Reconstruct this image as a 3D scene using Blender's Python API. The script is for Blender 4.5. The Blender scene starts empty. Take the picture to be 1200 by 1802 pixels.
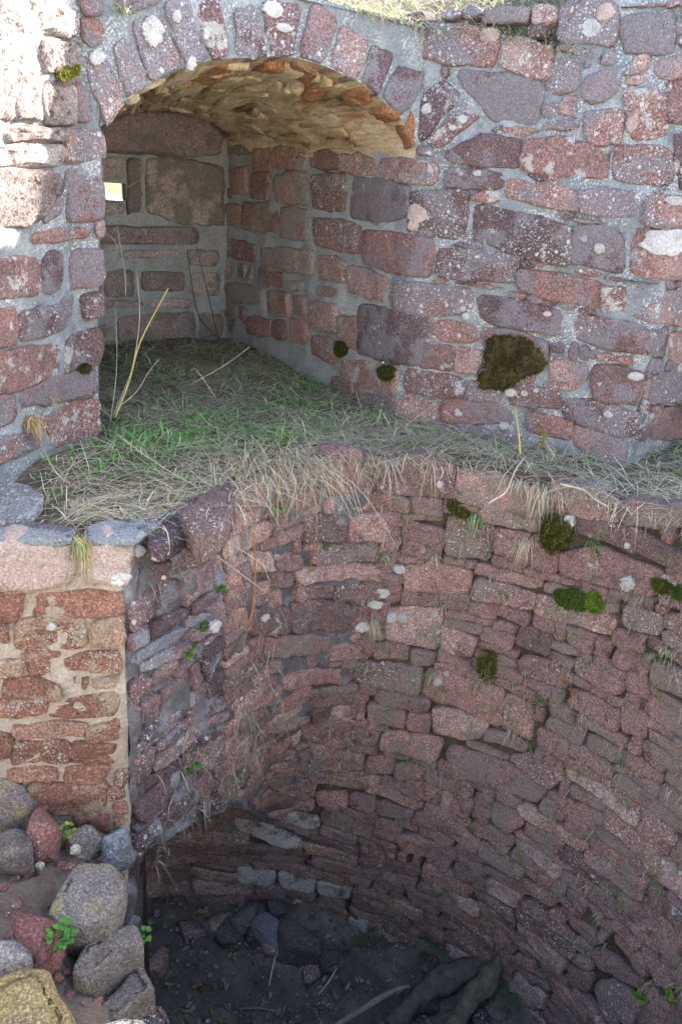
import bpy, math, random
import numpy as np
from mathutils import Matrix, Vector

random.seed(7)
RNG = np.random.default_rng(11)
scene = bpy.context.scene
C = scene.collection

# ------------------------------------------------------------------ camera
W0, H0, F = 1200.0, 1802.0, 1400.0
PITCH, ROLL, CAMZ = math.radians(22), math.radians(4), 0.85
_f = np.array([0, math.cos(PITCH), -math.sin(PITCH)])
_u0 = np.array([0, math.sin(PITCH), math.cos(PITCH)])
_r0 = np.array([1.0, 0, 0])
_r = math.cos(ROLL) * _r0 + math.sin(ROLL) * _u0
_u = -math.sin(ROLL) * _r0 + math.cos(ROLL) * _u0
EYE = np.array([0, 0, CAMZ])
cam = bpy.data.cameras.new('camera')
cam.sensor_fit = 'VERTICAL'
cam.sensor_height = 36.0
cam.lens = F / H0 * 36.0
cam.clip_start = 0.02
cam.clip_end = 2000
camo = bpy.data.objects.new('camera', cam)
C.objects.link(camo)
camo.matrix_world = Matrix(((_r[0], _u[0], -_f[0], 0), (_r[1], _u[1], -_f[1], 0), (_r[2], _u[2], -_f[2], CAMZ), (0, 0, 0, 1)))
scene.camera = camo

# ------------------------------------------------------------------ light
SUN = np.array([.72, .565, .475]); SUN /= np.linalg.norm(SUN)
world = bpy.data.worlds.new('World')
scene.world = world
world.use_nodes = True
wn = world.node_tree
bg = wn.nodes['Background']
sky = wn.nodes.new('ShaderNodeTexSky')
sky.sky_type = 'NISHITA'
sky.sun_disc = False
sky.sun_elevation = math.asin(SUN[2])
sky.sun_rotation = math.atan2(SUN[0], SUN[1])
sky.air_density = 1.0
sky.dust_density = 2.0
sky.ozone_density = 0.6
wn.links.new(sky.outputs[0], bg.inputs[0])
bg.inputs[1].default_value = 0.15
sl = bpy.data.lights.new('sun', 'SUN')
sl.energy = 5.0
sl.angle = math.radians(0.5)
sl.color = (1.0, 0.93, 0.82)
so = bpy.data.objects.new('sun', sl)
C.objects.link(so)
so.location = (6, 7, 9)
so.rotation_euler = Vector((-SUN[0], -SUN[1], -SUN[2])).to_track_quat('-Z', 'Y').to_euler()
scene.view_settings.view_transform = 'Standard'
scene.view_settings.look = 'None'
scene.view_settings.exposure = 3.0
scene.view_settings.gamma = 1.0

# ------------------------------------------------------------------ pixel <-> place
def ray(x, y):
    return _f + _r * (x - W0 / 2) / F - _u * (y - H0 / 2) / F
def at_z(x, y, z=0.0):
    d = ray(x, y)
    return EYE + d * ((z - CAMZ) / d[2])
def at_d(x, y, dist):
    return EYE + ray(x, y) * dist
def project(P):
    d = np.asarray(P, float) - EYE
    w = d @ _f
    return W0 / 2 + F * (d @ _r) / w, H0 / 2 - F * (d @ _u) / w

# ------------------------------------------------------------------ noise
def _hash(ix, iy, iz, seed):
    h = (ix * 374761393 + iy * 668265263 + iz * 2147483647 + seed * 974634777) & 0xffffffff
    h = ((h ^ (h >> 13)) * 1274126177) & 0xffffffff
    h = (h ^ (h >> 16)) & 0xffff
    return h / 65535.0 * 2 - 1
def vnoise(p, seed=0):
    p = np.asarray(p, float)
    i = np.floor(p).astype(np.int64)
    f = p - i
    f = f * f * (3 - 2 * f)
    r = 0
    for a in (0, 1):
        for b in (0, 1):
            for c in (0, 1):
                w = (f[..., 0] if a else 1 - f[..., 0]) * (f[..., 1] if b else 1 - f[..., 1]) * (f[..., 2] if c else 1 - f[..., 2])
                r = r + w * _hash(i[..., 0] + a, i[..., 1] + b, i[..., 2] + c, seed)
    return r
def fbm(p, seed=0, o=3):
    p = np.asarray(p, float)
    r = 0; a = 1.0
    for k in range(o):
        r = r + a * vnoise(p * 2 ** k + 17.3 * k, seed + k)
        a *= .5
    return r

# ------------------------------------------------------------------ mesh and naming helpers
def mesh(name, v, f, mat, smooth=True, col=None):
    m = bpy.data.meshes.new(name)
    m.from_pydata([tuple(map(float, q)) for q in v], [], [tuple(map(int, q)) for q in f])
    if smooth:
        m.polygons.foreach_set('use_smooth', np.ones(len(m.polygons), bool))
    if mat: m.materials.append(mat)
    if col is not None:
        a = m.color_attributes.new('col', 'FLOAT_COLOR', 'POINT')
        cc = np.ones((len(v), 4), np.float32); cc[:, :3] = col
        a.data.foreach_set('color', cc.ravel())
    m.update()
    return m
def origin_of(parent):
    o = np.zeros(3)
    while parent is not None:
        o += np.array(parent.location); parent = parent.parent
    return o
def obj(name, v, f, mat, parent=None, base=None, smooth=True, col=None):
    """one mesh object; vertices are given in world space, its origin goes to base"""
    v = np.asarray(v, float)
    if base is None:
        base = v.mean(0); base = np.array([base[0], base[1], v[:, 2].min()])
    o = bpy.data.objects.new(name, mesh(name, v - base, f, mat, smooth, col))
    C.objects.link(o)
    o.parent = parent
    o.location = base - origin_of(parent)
    return o
def tag(o, label, cat, group=None):
    o['label'] = label; o['category'] = cat
    if group: o['group'] = group
    return o
def thing(name, label, cat, loc, group=None):
    o = bpy.data.objects.new(name, None)
    o.empty_display_size = .1
    C.objects.link(o)
    o.location = [float(q) for q in loc]
    return tag(o, label, cat, group)
def kind(o, k):
    o['kind'] = k
    return o
def grid_faces(nu, nv, keep=None, flip=False):
    fs = []
    for i in range(nu - 1):
        for j in range(nv - 1):
            a = i * nv + j
            q = (a, a + nv, a + nv + 1, a + 1)
            if keep is None or all(keep[k] for k in q):
                fs.append(q[::-1] if flip else q)
    return fs

# ------------------------------------------------------------------ materials
class N:
    def __init__(s, name):
        s.m = bpy.data.materials.new(name); s.m.use_nodes = True
        s.t = s.m.node_tree; s.b = s.t.nodes['Principled BSDF']
        s.b.inputs['Specular IOR Level'].default_value = .25
        s.pos = s.t.nodes.new('ShaderNodeNewGeometry').outputs['Position']
        s.rnd = s.t.nodes.new('ShaderNodeObjectInfo').outputs['Random']
    def link(s, a, b): s.t.links.new(a, b)
    def noise(s, scale, detail=3, rough=.6, vec=None, off=None):
        n = s.t.nodes.new('ShaderNodeTexNoise'); n.inputs['Scale'].default_value = scale
        n.inputs['Detail'].default_value = detail; n.inputs['Roughness'].default_value = rough
        v = vec or s.pos
        if off:
            a = s.t.nodes.new('ShaderNodeVectorMath'); a.operation = 'ADD'; s.link(v, a.inputs[0]); a.inputs[1].default_value = off; v = a.outputs[0]
        s.link(v, n.inputs['Vector']); return n.outputs['Fac']
    def voro(s, scale, feature='F1', rnd=1.0):
        n = s.t.nodes.new('ShaderNodeTexVoronoi'); n.feature = feature; n.inputs['Scale'].default_value = scale
        n.inputs['Randomness'].default_value = rnd; s.link(s.pos, n.inputs['Vector']); return n.outputs['Distance']
    def dots(s, scale):
        n = s.t.nodes.new('ShaderNodeTexVoronoi'); n.inputs['Scale'].default_value = scale; s.link(s.pos, n.inputs['Vector'])
        p = s.t.nodes.new('ShaderNodeSeparateColor'); s.link(n.outputs['Color'], p.inputs[0])
        return n.outputs['Distance'], p.outputs[0]
    def ramp(s, fac, stops, interp='LINEAR'):
        n = s.t.nodes.new('ShaderNodeValToRGB'); n.color_ramp.interpolation = interp
        e = n.color_ramp.elements
        while len(e) < len(stops): e.new(.5)
        for q, (p, c) in zip(e, stops):
            q.position = p; q.color = (*c, 1) if len(c) == 3 else c
        s.link(fac, n.inputs[0]); return n.outputs[0]
    def step(s, fac, a, b):
        n = s.t.nodes.new('ShaderNodeMapRange'); n.inputs[1].default_value = a; n.inputs[2].default_value = b; n.clamp = True
        n.interpolation_type = 'SMOOTHSTEP'; s.link(fac, n.inputs[0]); return n.outputs[0]
    def math(s, op, a, b=0.0):
        n = s.t.nodes.new('ShaderNodeMath'); n.operation = op
        for k, q in enumerate((a, b)):
            if isinstance(q, (int, float)): n.inputs[k].default_value = q
            else: s.link(q, n.inputs[k])
        return n.outputs[0]
    def mix(s, fac, a, b, mode='MIX'):
        n = s.t.nodes.new('ShaderNodeMix'); n.data_type = 'RGBA'; n.blend_type = mode
        for k, q in ((0, fac), (6, a), (7, b)):
            if isinstance(q, (int, float)): n.inputs[k].default_value = q
            elif isinstance(q, tuple): n.inputs[k].default_value = (*q, 1)
            else: s.link(q, n.inputs[k])
        return n.outputs[2]
    def finish(s, colour, bumps, rough=.92):
        s.link(colour, s.b.inputs['Base Color']); s.b.inputs['Roughness'].default_value = rough
        prev = None
        for h, st, dist in bumps:
            b = s.t.nodes.new('ShaderNodeBump'); b.inputs['Strength'].default_value = st; b.inputs['Distance'].default_value = dist
            s.link(h, b.inputs['Height'])
            if prev: s.link(prev, b.inputs['Normal'])
            prev = b.outputs[0]
        if prev: s.link(prev, s.b.inputs['Normal'])
        return s.m

def stone_mat(name, cols, speck=.5, lichen=.3, dirt=(.06, .05, .045), dirt_amt=.3, lich_col=(.62, .60, .56), moss=0.0, bump=1.0, crust=None, crust_amt=0.0):
    n = N(name)
    n1 = n.noise(6.5, 4, .65)
    r2 = n.math('FRACT', n.math('MULTIPLY', n.rnd, 13.7)); r3 = n.math('FRACT', n.math('MULTIPLY', n.rnd, 29.3))
    f = n.math('ADD', n.math('MULTIPLY', n1, .85), n.math('MULTIPLY', n.math('SUBTRACT', n.rnd, .45), .72))
    c = n.ramp(f, [(.12, cols[0]), (.42, cols[1]), (.62, cols[2]), (.85, cols[3])])
    grain = n.noise(150, 4, .8)
    c = n.mix(.85, c, n.ramp(grain, [(.30, (.12, .12, .12)), (.45, (.7, .7, .7)), (.55, (1.15, 1.15, 1.15)), (.68, (2.4, 2.35, 2.3))]), 'MULTIPLY')
    blot = n.noise(30, 4, .7)
    c = n.mix(n.math('MULTIPLY', n.step(blot, .50, .66), dirt_amt), c, dirt)
    if crust:
        cr = n.noise(7, 5, .62, off=(3.1, 1.7, 9.2))
        cf = n.math('ADD', n.math('ADD', cr, n.math('MULTIPLY', n.math('SUBTRACT', grain, .5), .25)), n.math('MULTIPLY', n.math('SUBTRACT', r2, .5), .26))
        c = n.mix(n.math('MULTIPLY', n.step(cf, .64 - .3 * crust_amt, .74 - .3 * crust_amt), .85), c, n.mix(.75, crust, n.ramp(grain, [(.3, (.35, .35, .35)), (.55, (1, 1, 1)), (.7, (1.7, 1.7, 1.7))]), 'MULTIPLY'))
    # crusty pale lichen: round dots of several sizes, gathered by a broad mask
    mask = n.noise(5.2, 3, .6, off=(7.7, 2.2, 5.5))
    per = n.math('MULTIPLY', n.math('SUBTRACT', r3, .5), .5)
    mk = n.step(n.math('ADD', mask, per), .60 - .28 * speck, .80 - .28 * speck)
    pale = n.math('ADD', n.noise(13, 6, .72, off=(6.1, 3.3, 1.2)), n.math('MULTIPLY', n.math('SUBTRACT', r2, .5), -.2))
    c = n.mix(n.math('MULTIPLY', n.step(pale, .70 - .12 * lichen, .76 - .12 * lichen), .8), c, n.mix(.7, tuple(q * .85 for q in lich_col), n.ramp(grain, [(.3, (.45, .45, .45)), (.6, (1.1, 1.1, 1.1))]), 'MULTIPLY'))
    for sc, rad, part in ((150, .34, .55), (75, .34, .35), (34, .30, .16 + .2 * lichen)):
        vd, vr = n.dots(sc)
        on = n.step(vr, 1 - part, 1.0 - part + .03)
        size = n.math('MULTIPLY', n.math('ADD', .45, n.math('MULTIPLY', blot, .9)), rad)
        dot = n.math('SUBTRACT', 1.0, n.step(n.math('DIVIDE', vd, size), .75, 1.05))
        c = n.mix(n.math('MULTIPLY', n.math('MULTIPLY', dot, on), n.math('MULTIPLY', mk, .85)), c, lich_col)
    if moss:
        mm = n.noise(11, 4, .7, off=(2, 8, 6))
        c = n.mix(n.math('MULTIPLY', n.step(mm, .66 - .2 * moss, .78 - .2 * moss), .75), c, (.055, .065, .022))
    return n.finish(c, [(blot, 1.0 * bump, .022), (grain, 1.0 * bump, .008)], .95)

SAND = [(.13, .09, .092), (.22, .137, .13), (.315, .175, .152), (.40, .285, .26)]
M = {}
M['wall'] = stone_mat('lichened_red_sandstone', SAND, .75, .6, moss=0, crust=(.245, .215, .23), crust_amt=.62)
M['arch'] = stone_mat('arch_sandstone', [(.15, .095, .105), (.23, .14, .145), (.29, .18, .175), (.36, .25, .235)], .9, .6, crust=(.27, .25, .275), crust_amt=.6)
M['niche'] = stone_mat('niche_sandstone', [(.22, .14, .125), (.31, .185, .155), (.38, .23, .19), (.44, .31, .26)], .4, .1, crust=(.33, .30, .275), crust_amt=.5)
M['back'] = stone_mat('niche_back_sandstone', [(.28, .225, .215), (.37, .30, .28), (.44, .365, .34), (.52, .45, .42)], .15, .05, crust=(.22, .20, .17), crust_amt=.4)
def vault_mat(name, k=1.0):
    n = N(name)
    comb = n.t.nodes.new('ShaderNodeCombineXYZ')
    for i, (vec, sc) in enumerate((((.87, .49, 0), 16.0), ((0, 0, 1), 16.0), ((-.54, .84, 0), 3.2))):
        d = n.t.nodes.new('ShaderNodeVectorMath'); d.operation = 'DOT_PRODUCT'; n.link(n.pos, d.inputs[0]); d.inputs[1].default_value = tuple(q * sc for q in vec)
        n.link(d.outputs['Value'], comb.inputs[i])
    st = n.noise(1.0, 6, .68, vec=comb.outputs[0])
    f = n.math('ADD', st, n.math('MULTIPLY', n.math('SUBTRACT', n.rnd, .5), .22))
    c = n.ramp(f, [(.28, (.12, .08, .05)), (.38, (.36, .26, .15)), (.50, (.52, .42, .27)), (.60, (.60, .52, .37)), (.70, (.46, .28, .16)), (.82, (.38, .18, .10))])
    g = n.noise(120, 4, .75)
    c = n.mix(.7, c, n.ramp(g, [(.3, (.4, .4, .4)), (.52, (1, 1, 1)), (.7, (1.6, 1.55, 1.5))]), 'MULTIPLY')
    return n.finish(c, [(st, .8, .03), (g, .8, .006)], .95)
M['vault'] = vault_mat('ochre_vault_stone')
M['vault_red'] = stone_mat('orange_vault_stone', [(.30, .14, .07), (.40, .19, .09), (.46, .24, .12), (.50, .32, .18)], .1, .05, crust=(.45, .36, .22), crust_amt=.3)
M['shaft'] = stone_mat('shaft_sandstone', [(.18, .12, .112), (.305, .188, .168), (.405, .236, .20), (.52, .38, .33)], .40, .15, moss=.25, dirt_amt=.45, crust=(.27, .215, .185), crust_amt=.34)
M['limed'] = stone_mat('pale_crusted_shaft_stone', [(.20, .15, .14), (.28, .20, .18), (.34, .25, .22), (.42, .34, .31)], .5, 1.2, crust=(.55, .52, .48), crust_amt=.9)
M['pier'] = stone_mat('pier_sandstone', [(.24, .125, .095), (.33, .165, .122), (.41, .215, .16), (.47, .32, .245)], .55, .2, crust=(.46, .36, .25), crust_amt=.25, bump=1.3)
M['cap'] = stone_mat('pink_lichened_capstone', [(.25, .14, .11), (.34, .185, .145), (.41, .24, .185), (.48, .34, .28)], .5, .6, crust=(.50, .40, .35), crust_amt=.75, lich_col=(.60, .52, .47))
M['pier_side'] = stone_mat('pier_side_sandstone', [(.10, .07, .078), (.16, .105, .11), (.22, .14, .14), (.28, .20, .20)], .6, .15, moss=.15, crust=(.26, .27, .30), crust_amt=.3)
M['sunny'] = stone_mat('sun_brightened_sandstone', [(.36, .27, .25), (.54, .45, .43), (.62, .55, .53), (.66, .61, .59)], .7, .4, dirt=(.11, .06, .055), dirt_amt=.85, bump=2.4)  # wall stone with the strong sunlight put into its paler colour
M['grey_rock'] = stone_mat('grey_rubble', [(.17, .14, .125), (.23, .195, .175), (.29, .25, .22), (.35, .31, .27)], .2, .3, moss=.1, crust=(.34, .28, .14), crust_amt=.1)
M['red_rock'] = stone_mat('red_rubble', [(.20, .09, .08), (.26, .12, .10), (.30, .15, .13), (.34, .20, .18)], .3, .2)
M['yellow_rock'] = stone_mat('yellow_lichened_rubble', [(.22, .16, .08), (.27, .20, .09), (.31, .24, .11), (.34, .28, .17)], .1, .2, crust=(.36, .29, .10), crust_amt=.2)
M['pale_rock'] = stone_mat('pale_limestone', [(.55, .52, .42), (.62, .58, .46), (.66, .62, .5), (.7, .66, .55)], .1, .1)
M['dark_rock'] = stone_mat('dark_pit_stone', [(.07, .062, .06), (.10, .085, .08), (.13, .11, .10), (.18, .16, .15)], .2, .1, moss=.2)
M['slab'] = stone_mat('blue_grey_lichened_slab', [(.10, .10, .11), (.15, .15, .16), (.20, .20, .21), (.27, .27, .28)], .7, .3, crust=(.30, .33, .35), crust_amt=.45)

def mortar_mat(name, a, b, c, grain=.75, moss=0.0, dots=0.0):
    n = N(name)
    f = n.noise(6, 5, .65)
    col = n.ramp(f, [(.28, a), (.5, b), (.72, c)])
    g = n.noise(130, 4, .75)
    col = n.mix(grain, col, n.ramp(g, [(.3, (.5, .5, .5)), (.55, (1, 1, 1)), (.72, (1.4, 1.4, 1.38))]), 'MULTIPLY')
    if moss:
        col = n.mix(n.math('MULTIPLY', n.step(n.noise(14, 4, .7), .62 - .2 * moss, .74 - .2 * moss), .8), col, (.05, .06, .02))
    if dots:
        mk = n.step(n.noise(6, 3, .6, off=(5, 5, 2)), .62 - .25 * dots, .75 - .25 * dots)
        col = n.mix(n.math('MULTIPLY', n.math('MULTIPLY', n.step(n.noise(140, 2, .5, off=(3, 1, 2)), .54, .60), mk), .8), col, (.62, .61, .58))
        dk = n.step(n.noise(16, 5, .7, off=(8, 1, 4)), .56, .70)
        col = n.mix(n.math('MULTIPLY', dk, .5), col, (.10, .10, .10))
    return n.finish(col, [(n.noise(38, 5, .75), .9, .02), (g, .8, .005)], .96)
M['mortar'] = mortar_mat('grey_lime_mortar', (.17, .185, .195), (.265, .285, .297), (.39, .415, .425), dots=.8)
M['mortar_niche'] = mortar_mat('niche_mortar', (.27, .285, .29), (.37, .385, .385), (.46, .475, .47))
M['mortar_vault'] = vault_mat('ochre_vault_mortar')
M['mortar_cream'] = mortar_mat('cream_mortar', (.27, .215, .165), (.40, .335, .265), (.53, .46, .38))
M['joint'] = mortar_mat('earthy_joint', (.05, .04, .03), (.085, .066, .05), (.15, .12, .09), moss=.35)
M['pier_joint'] = mortar_mat('pier_side_joint', (.07, .065, .065), (.15, .14, .145), (.34, .35, .38))
M['earth'] = mortar_mat('dark_earth', (.09, .075, .055), (.15, .12, .09), (.21, .17, .125), moss=.25)
M['pit_floor'] = mortar_mat('pit_soil', (.08, .07, .06), (.14, .12, .10), (.22, .19, .16), moss=.2)
M['rubble_earth'] = mortar_mat('rubble_earth', (.12, .085, .065), (.19, .14, .11), (.26, .20, .16), moss=.3)

def leaf_mat(name, spread=.25, trans=.25):
    n = N(name)
    a = n.t.nodes.new('ShaderNodeAttribute'); a.attribute_name = 'col'
    c = n.mix(.5, a.outputs['Color'], n.ramp(n.noise(60, 2), [(.3, (.7, .7, .7)), (.7, (1.25, 1.25, 1.25))]), 'MULTIPLY')
    n.link(c, n.b.inputs['Base Color']); n.b.inputs['Roughness'].default_value = .7
    tr = n.t.nodes.new('ShaderNodeBsdfTranslucent'); n.link(c, tr.inputs[0])
    mx = n.t.nodes.new('ShaderNodeMixShader'); mx.inputs[0].default_value = trans
    n.link(n.b.outputs[0], mx.inputs[1]); n.link(tr.outputs[0], mx.inputs[2])
    n.link(mx.outputs[0], n.t.nodes['Material Output'].inputs[0])
    return n.m
M['grass'] = leaf_mat('grass_blades')
M['leaf'] = leaf_mat('green_leaf')
def bark_mat(name, a, b):
    n = N(name)
    return n.finish(n.ramp(n.noise(35, 5, .7), [(.3, a), (.7, b)]), [(n.noise(50, 4, .7), .8, .01)], .9)
M['bark'] = bark_mat('dark_bark', (.04, .034, .03), (.13, .11, .095))
M['bark_moss'] = bark_mat('mossy_bark', (.05, .047, .034), (.15, .14, .09))
M['stem_pale'] = bark_mat('pale_stem', (.36, .30, .22), (.50, .44, .34))
M['branch_bark'] = bark_mat('weathered_branch', (.12, .10, .08), (.26, .22, .18))
M['stem_yellow'] = bark_mat('yellow_stem', (.36, .28, .07), (.50, .42, .16))
M['stem_orange'] = bark_mat('orange_stem', (.26, .10, .04), (.38, .17, .07))
M['stem_dark'] = bark_mat('dark_stem', (.05, .042, .03), (.10, .085, .06))
M['lichen_white'] = mortar_mat('white_lichen', (.30, .28, .27), (.50, .48, .46), (.64, .62, .59), .7)
M['lichen_pink'] = mortar_mat('pinkish_lichen', (.32, .22, .19), (.45, .34, .30), (.54, .43, .38), .7)
def ground_mat():
    n = N('grassy_ground')
    c = n.ramp(n.noise(1.3, 5, .65), [(.3, (.05, .075, .02)), (.5, (.085, .115, .03)), (.72, (.12, .14, .045))])
    sep = n.t.nodes.new('ShaderNodeSeparateXYZ'); n.link(n.pos, sep.inputs[0])
    bare = n.math('SUBTRACT', 1.0, n.step(n.math('ADD', sep.outputs[1], n.math('MULTIPLY', n.noise(.8, 3), 2.0)), 2.6, 3.4))
    soil = n.ramp(n.noise(5, 5, .7), [(.3, (.30, .275, .24)), (.7, (.46, .425, .375))])  # kept pale so the unseen ground and added bank bounce more light
    c = n.mix(bare, c, soil)
    return n.finish(c, [(n.noise(18, 4, .7), .8, .05)], .95)
M['ground'] = ground_mat()

# ------------------------------------------------------------------ wall surfaces: a plan curve drawn up through the heights
def resample(pts, n):
    pts = np.asarray(pts, float)
    d = np.r_[0, np.cumsum(np.linalg.norm(np.diff(pts, axis=0), axis=1))]
    t = np.linspace(0, d[-1], n)
    return np.stack([np.interp(t, d, pts[:, k]) for k in range(pts.shape[1])], 1)
def rounded(pts, it=2, q=.25, ends=True):
    pts = np.asarray(pts, float)
    for _ in range(it):
        o = [pts[0]]
        for a, b in zip(pts[:-1], pts[1:]):
            o += [a * (1 - q) + b * q, a * q + b * (1 - q)]
        o.append(pts[-1]); pts = np.array(o)
    return pts
class Surf:
    def __init__(s, lo, hi, z0, z1, n=140, side=1):
        lo = np.asarray(lo, float); hi = np.asarray(hi, float)
        # matched control points: both curves share one parameter
        d = np.r_[0, np.cumsum(np.linalg.norm(np.diff(lo, axis=0), axis=1))]
        s.S = np.linspace(0, d[-1], n)
        s.lo = np.stack([np.interp(s.S, d, lo[:, k]) for k in (0, 1)], 1)
        s.hi = np.stack([np.interp(s.S, d, hi[:, k]) for k in (0, 1)], 1)
        s.z0, s.z1, s.side, s.L = z0, z1, side, d[-1]
    def w(s, z):
        t = np.clip((np.asarray(z, float) - s.z0) / (s.z1 - s.z0), 0, 1)
        return t * t * (3 - 2 * t) if s.z0 < -1 else (np.asarray(z, float) - s.z0) / (s.z1 - s.z0)
    def xy(s, S, z):
        w = s.w(z)[..., None]
        a = np.stack([np.interp(S, s.S, s.lo[:, k]) for k in (0, 1)], -1)
        b = np.stack([np.interp(S, s.S, s.hi[:, k]) for k in (0, 1)], -1)
        return a * (1 - w) + b * w
    def nrm(s, S, z):
        e = .025
        d = s.xy(np.clip(S + e, 0, s.L), z) - s.xy(np.clip(S - e, 0, s.L), z)
        n = np.stack([d[..., 1], -d[..., 0]], -1) * s.side
        return n / np.linalg.norm(n, axis=-1, keepdims=True)
    def P(s, S, z, h=0.0):
        S = np.asarray(S, float); z = np.asarray(z, float)
        q = s.xy(S, z) + s.nrm(S, z) * np.asarray(h, float)[..., None] if not np.isscalar(h) else s.xy(S, z) + s.nrm(S, z) * h
        return np.concatenate([q, z[..., None]], -1)
    def _sd(s, XY, z):
        w = s.w(z)[:, None, None]
        c = s.lo[None] * (1 - w) + s.hi[None] * w
        a = c[:, :-1]; b = c[:, 1:]
        ab = b - a; ap = XY[:, None] - a
        t = np.clip((ab * ap).sum(-1) / np.maximum((ab ** 2).sum(-1), 1e-12), 0, 1)
        q = ap - ab * t[..., None]
        d2 = (q ** 2).sum(-1)
        k = d2.argmin(1); r = np.arange(len(k))
        cr = ab[r, k, 0] * ap[r, k, 1] - ab[r, k, 1] * ap[r, k, 0]
        sd = np.sqrt(d2[r, k]) * np.sign(cr)
        st = s.S[k] + (s.S[k + 1] - s.S[k]) * t[r, k]
        return sd, st
    def px(s, x, y, t0=.9, t1=7.5):
        d = ray(x, y)
        for it in range(3):
            T = np.linspace(t0, t1, 130 if it == 0 else 14)
            P = EYE + d * T[:, None]
            sd, st = s._sd(P[:, :2], P[:, 2])
            ch = np.where(np.sign(sd[1:]) != np.sign(sd[:-1]))[0]
            if len(ch) == 0:
                k = np.abs(sd).argmin(); return st[k], P[k, 2]
            k = ch[0]; t0, t1 = T[k], T[k + 1]
        f = abs(sd[k]) / (abs(sd[k]) + abs(sd[k + 1]) + 1e-12)
        return st[k] * (1 - f) + st[k + 1] * f, P[k, 2] * (1 - f) + P[k + 1, 2] * f
    def poly(s, pts):
        return np.array([s.px(*p) for p in pts])
    def sheet(s, name, S0, S1, zb, zt, mat, parent=None, res=.014, h=0.0, amp=.006, seed=1, nv=None):
        """mortar bed of a wall between zb(s) and zt(s)"""
        nu = max(2, int((S1 - S0) / res) + 1)
        Su = np.linspace(S0, S1, nu)
        b = np.array([zb(q) if callable(zb) else zb for q in Su]); t = np.array([zt(q) if callable(zt) else zt for q in Su])
        nv = nv or max(2, int((t - b).max() / res) + 1)
        V = np.linspace(0, 1, nv)
        Z = b[:, None] + (t - b)[:, None] * V
        SS = np.repeat(Su[:, None], nv, 1)
        hh = h - .004 + amp * fbm(np.stack([SS * 12, Z * 12, Z * 0 + seed], -1), seed, 4)
        P = s.P(SS.ravel(), Z.ravel(), hh.ravel())
        return obj(name, P, grid_faces(nu, nv), mat, parent)

def chaikin(p, q=.22, it=2):
    for _ in range(it):
        n = np.roll(p, -1, 0)
        p = np.stack([p * (1 - q) + n * q, p * q + n * (1 - q)], 1).reshape(-1, p.shape[1])
    return p
def poly_area(p):
    return .5 * abs(np.sum(p[:, 0] * np.roll(p[:, 1], -1) - np.roll(p[:, 0], -1) * p[:, 1]))
def ccw(p):
    return p if np.sum(p[:, 0] * np.roll(p[:, 1], -1) - np.roll(p[:, 0], -1) * p[:, 1]) > 0 else p[::-1]
def inside(poly, X, Y):
    r = np.zeros(X.shape, bool)
    n = len(poly)
    for i in range(n):
        x0, y0 = poly[i]; x1, y1 = poly[(i + 1) % n]
        if y0 == y1: continue
        c = ((y0 > Y) != (y1 > Y)) & (X < (x1 - x0) * (Y - y0) / (y1 - y0) + x0)
        r ^= c
    return r
def stone_geo(place, poly, proud=.014, depth=.05, rough=.005, edge=.0065, seed=0, tilt=.006, jit=1.0, q=.07, grow=.004):
    """a stone bedded in a wall: outline in wall coordinates, front worn and uneven, sides running back into the bed"""
    r = random.Random(seed)
    p = ccw(np.asarray(poly, float))
    ar = poly_area(p); size = math.sqrt(ar)
    n = int(np.clip(size / .0065, 18, 56))
    p = chaikin(p, q, 1)
    p = resample(np.vstack([p, p[:1]]), n + 1)[:-1]
    c = p.mean(0)
    if grow:
        d = p - c; p = c + d * (1 + grow / np.linalg.norm(d, axis=1, keepdims=True))
    off = r.random() * 50
    a = min(.009, size * .07) * jit
    d = p - c; L = np.linalg.norm(d, axis=1, keepdims=True)
    p = p + d / L * (a * fbm(np.c_[p * 26, np.full(n, off)], seed, 3))[:, None]
    d = p - c; L = np.linalg.norm(d, axis=1, keepdims=True)
    e = min(edge, size * .16)
    V = []; Hh = []
    V.append(p + d / L * .003); Hh.append(np.full(n, -depth))
    V.append(p); Hh.append(np.full(n, -.004))
    V.append(p); Hh.append(np.full(n, -.004))
    cut = np.clip(.75 + .5 * fbm(np.c_[p * 40, np.full(n, off + 9)], seed + 2, 2), .25, 1.0)
    for ins, k in ((e * .35, .72), (e, .97), (e * 1.5, 1.0)):
        V.append(c + d * np.maximum(.4, 1 - ins / L)); Hh.append(proud * k * (cut if k < 1 else np.ones(n)))
    inner = c + d * np.maximum(.4, 1 - e * 1.5 / L)
    fr = [.84, .66, .46, .24]
    for f in fr:
        V.append(c + (inner - c) * f); Hh.append(np.full(n, proud))
    V = np.vstack(V + [c[None]]); Hh = np.concatenate(Hh + [[proud]])
    tx, ty = r.uniform(-tilt, tilt), r.uniform(-tilt, tilt)
    rel = (V - c) / max(size, .03)
    nz = fbm(np.c_[V * 9, np.full(len(V), off)], seed, 2) * rough * .7 + fbm(np.c_[V * 38, np.full(len(V), off)], seed + 5, 3) * rough * .6
    k = np.ones(len(V)); k[:n] = 0; k[n:3 * n] = .4
    Hh = Hh + k * (nz + rel[:, 0] * tx * 2 + rel[:, 1] * ty * 2)
    P = place(V[:, 0], V[:, 1], Hh)
    fs = []
    R = 3 + 3 + len(fr)
    for i in range(R - 1):
        if i == 1: continue
        for j in range(n):
            j2 = (j + 1) % n
            fs.append((i * n + j, i * n + j2, (i + 1) * n + j2, (i + 1) * n + j))
    last = (R - 1) * n; ci = R * n
    for j in range(n): fs.append((last + j, last + (j + 1) % n, ci))
    return P, fs, ar
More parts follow.
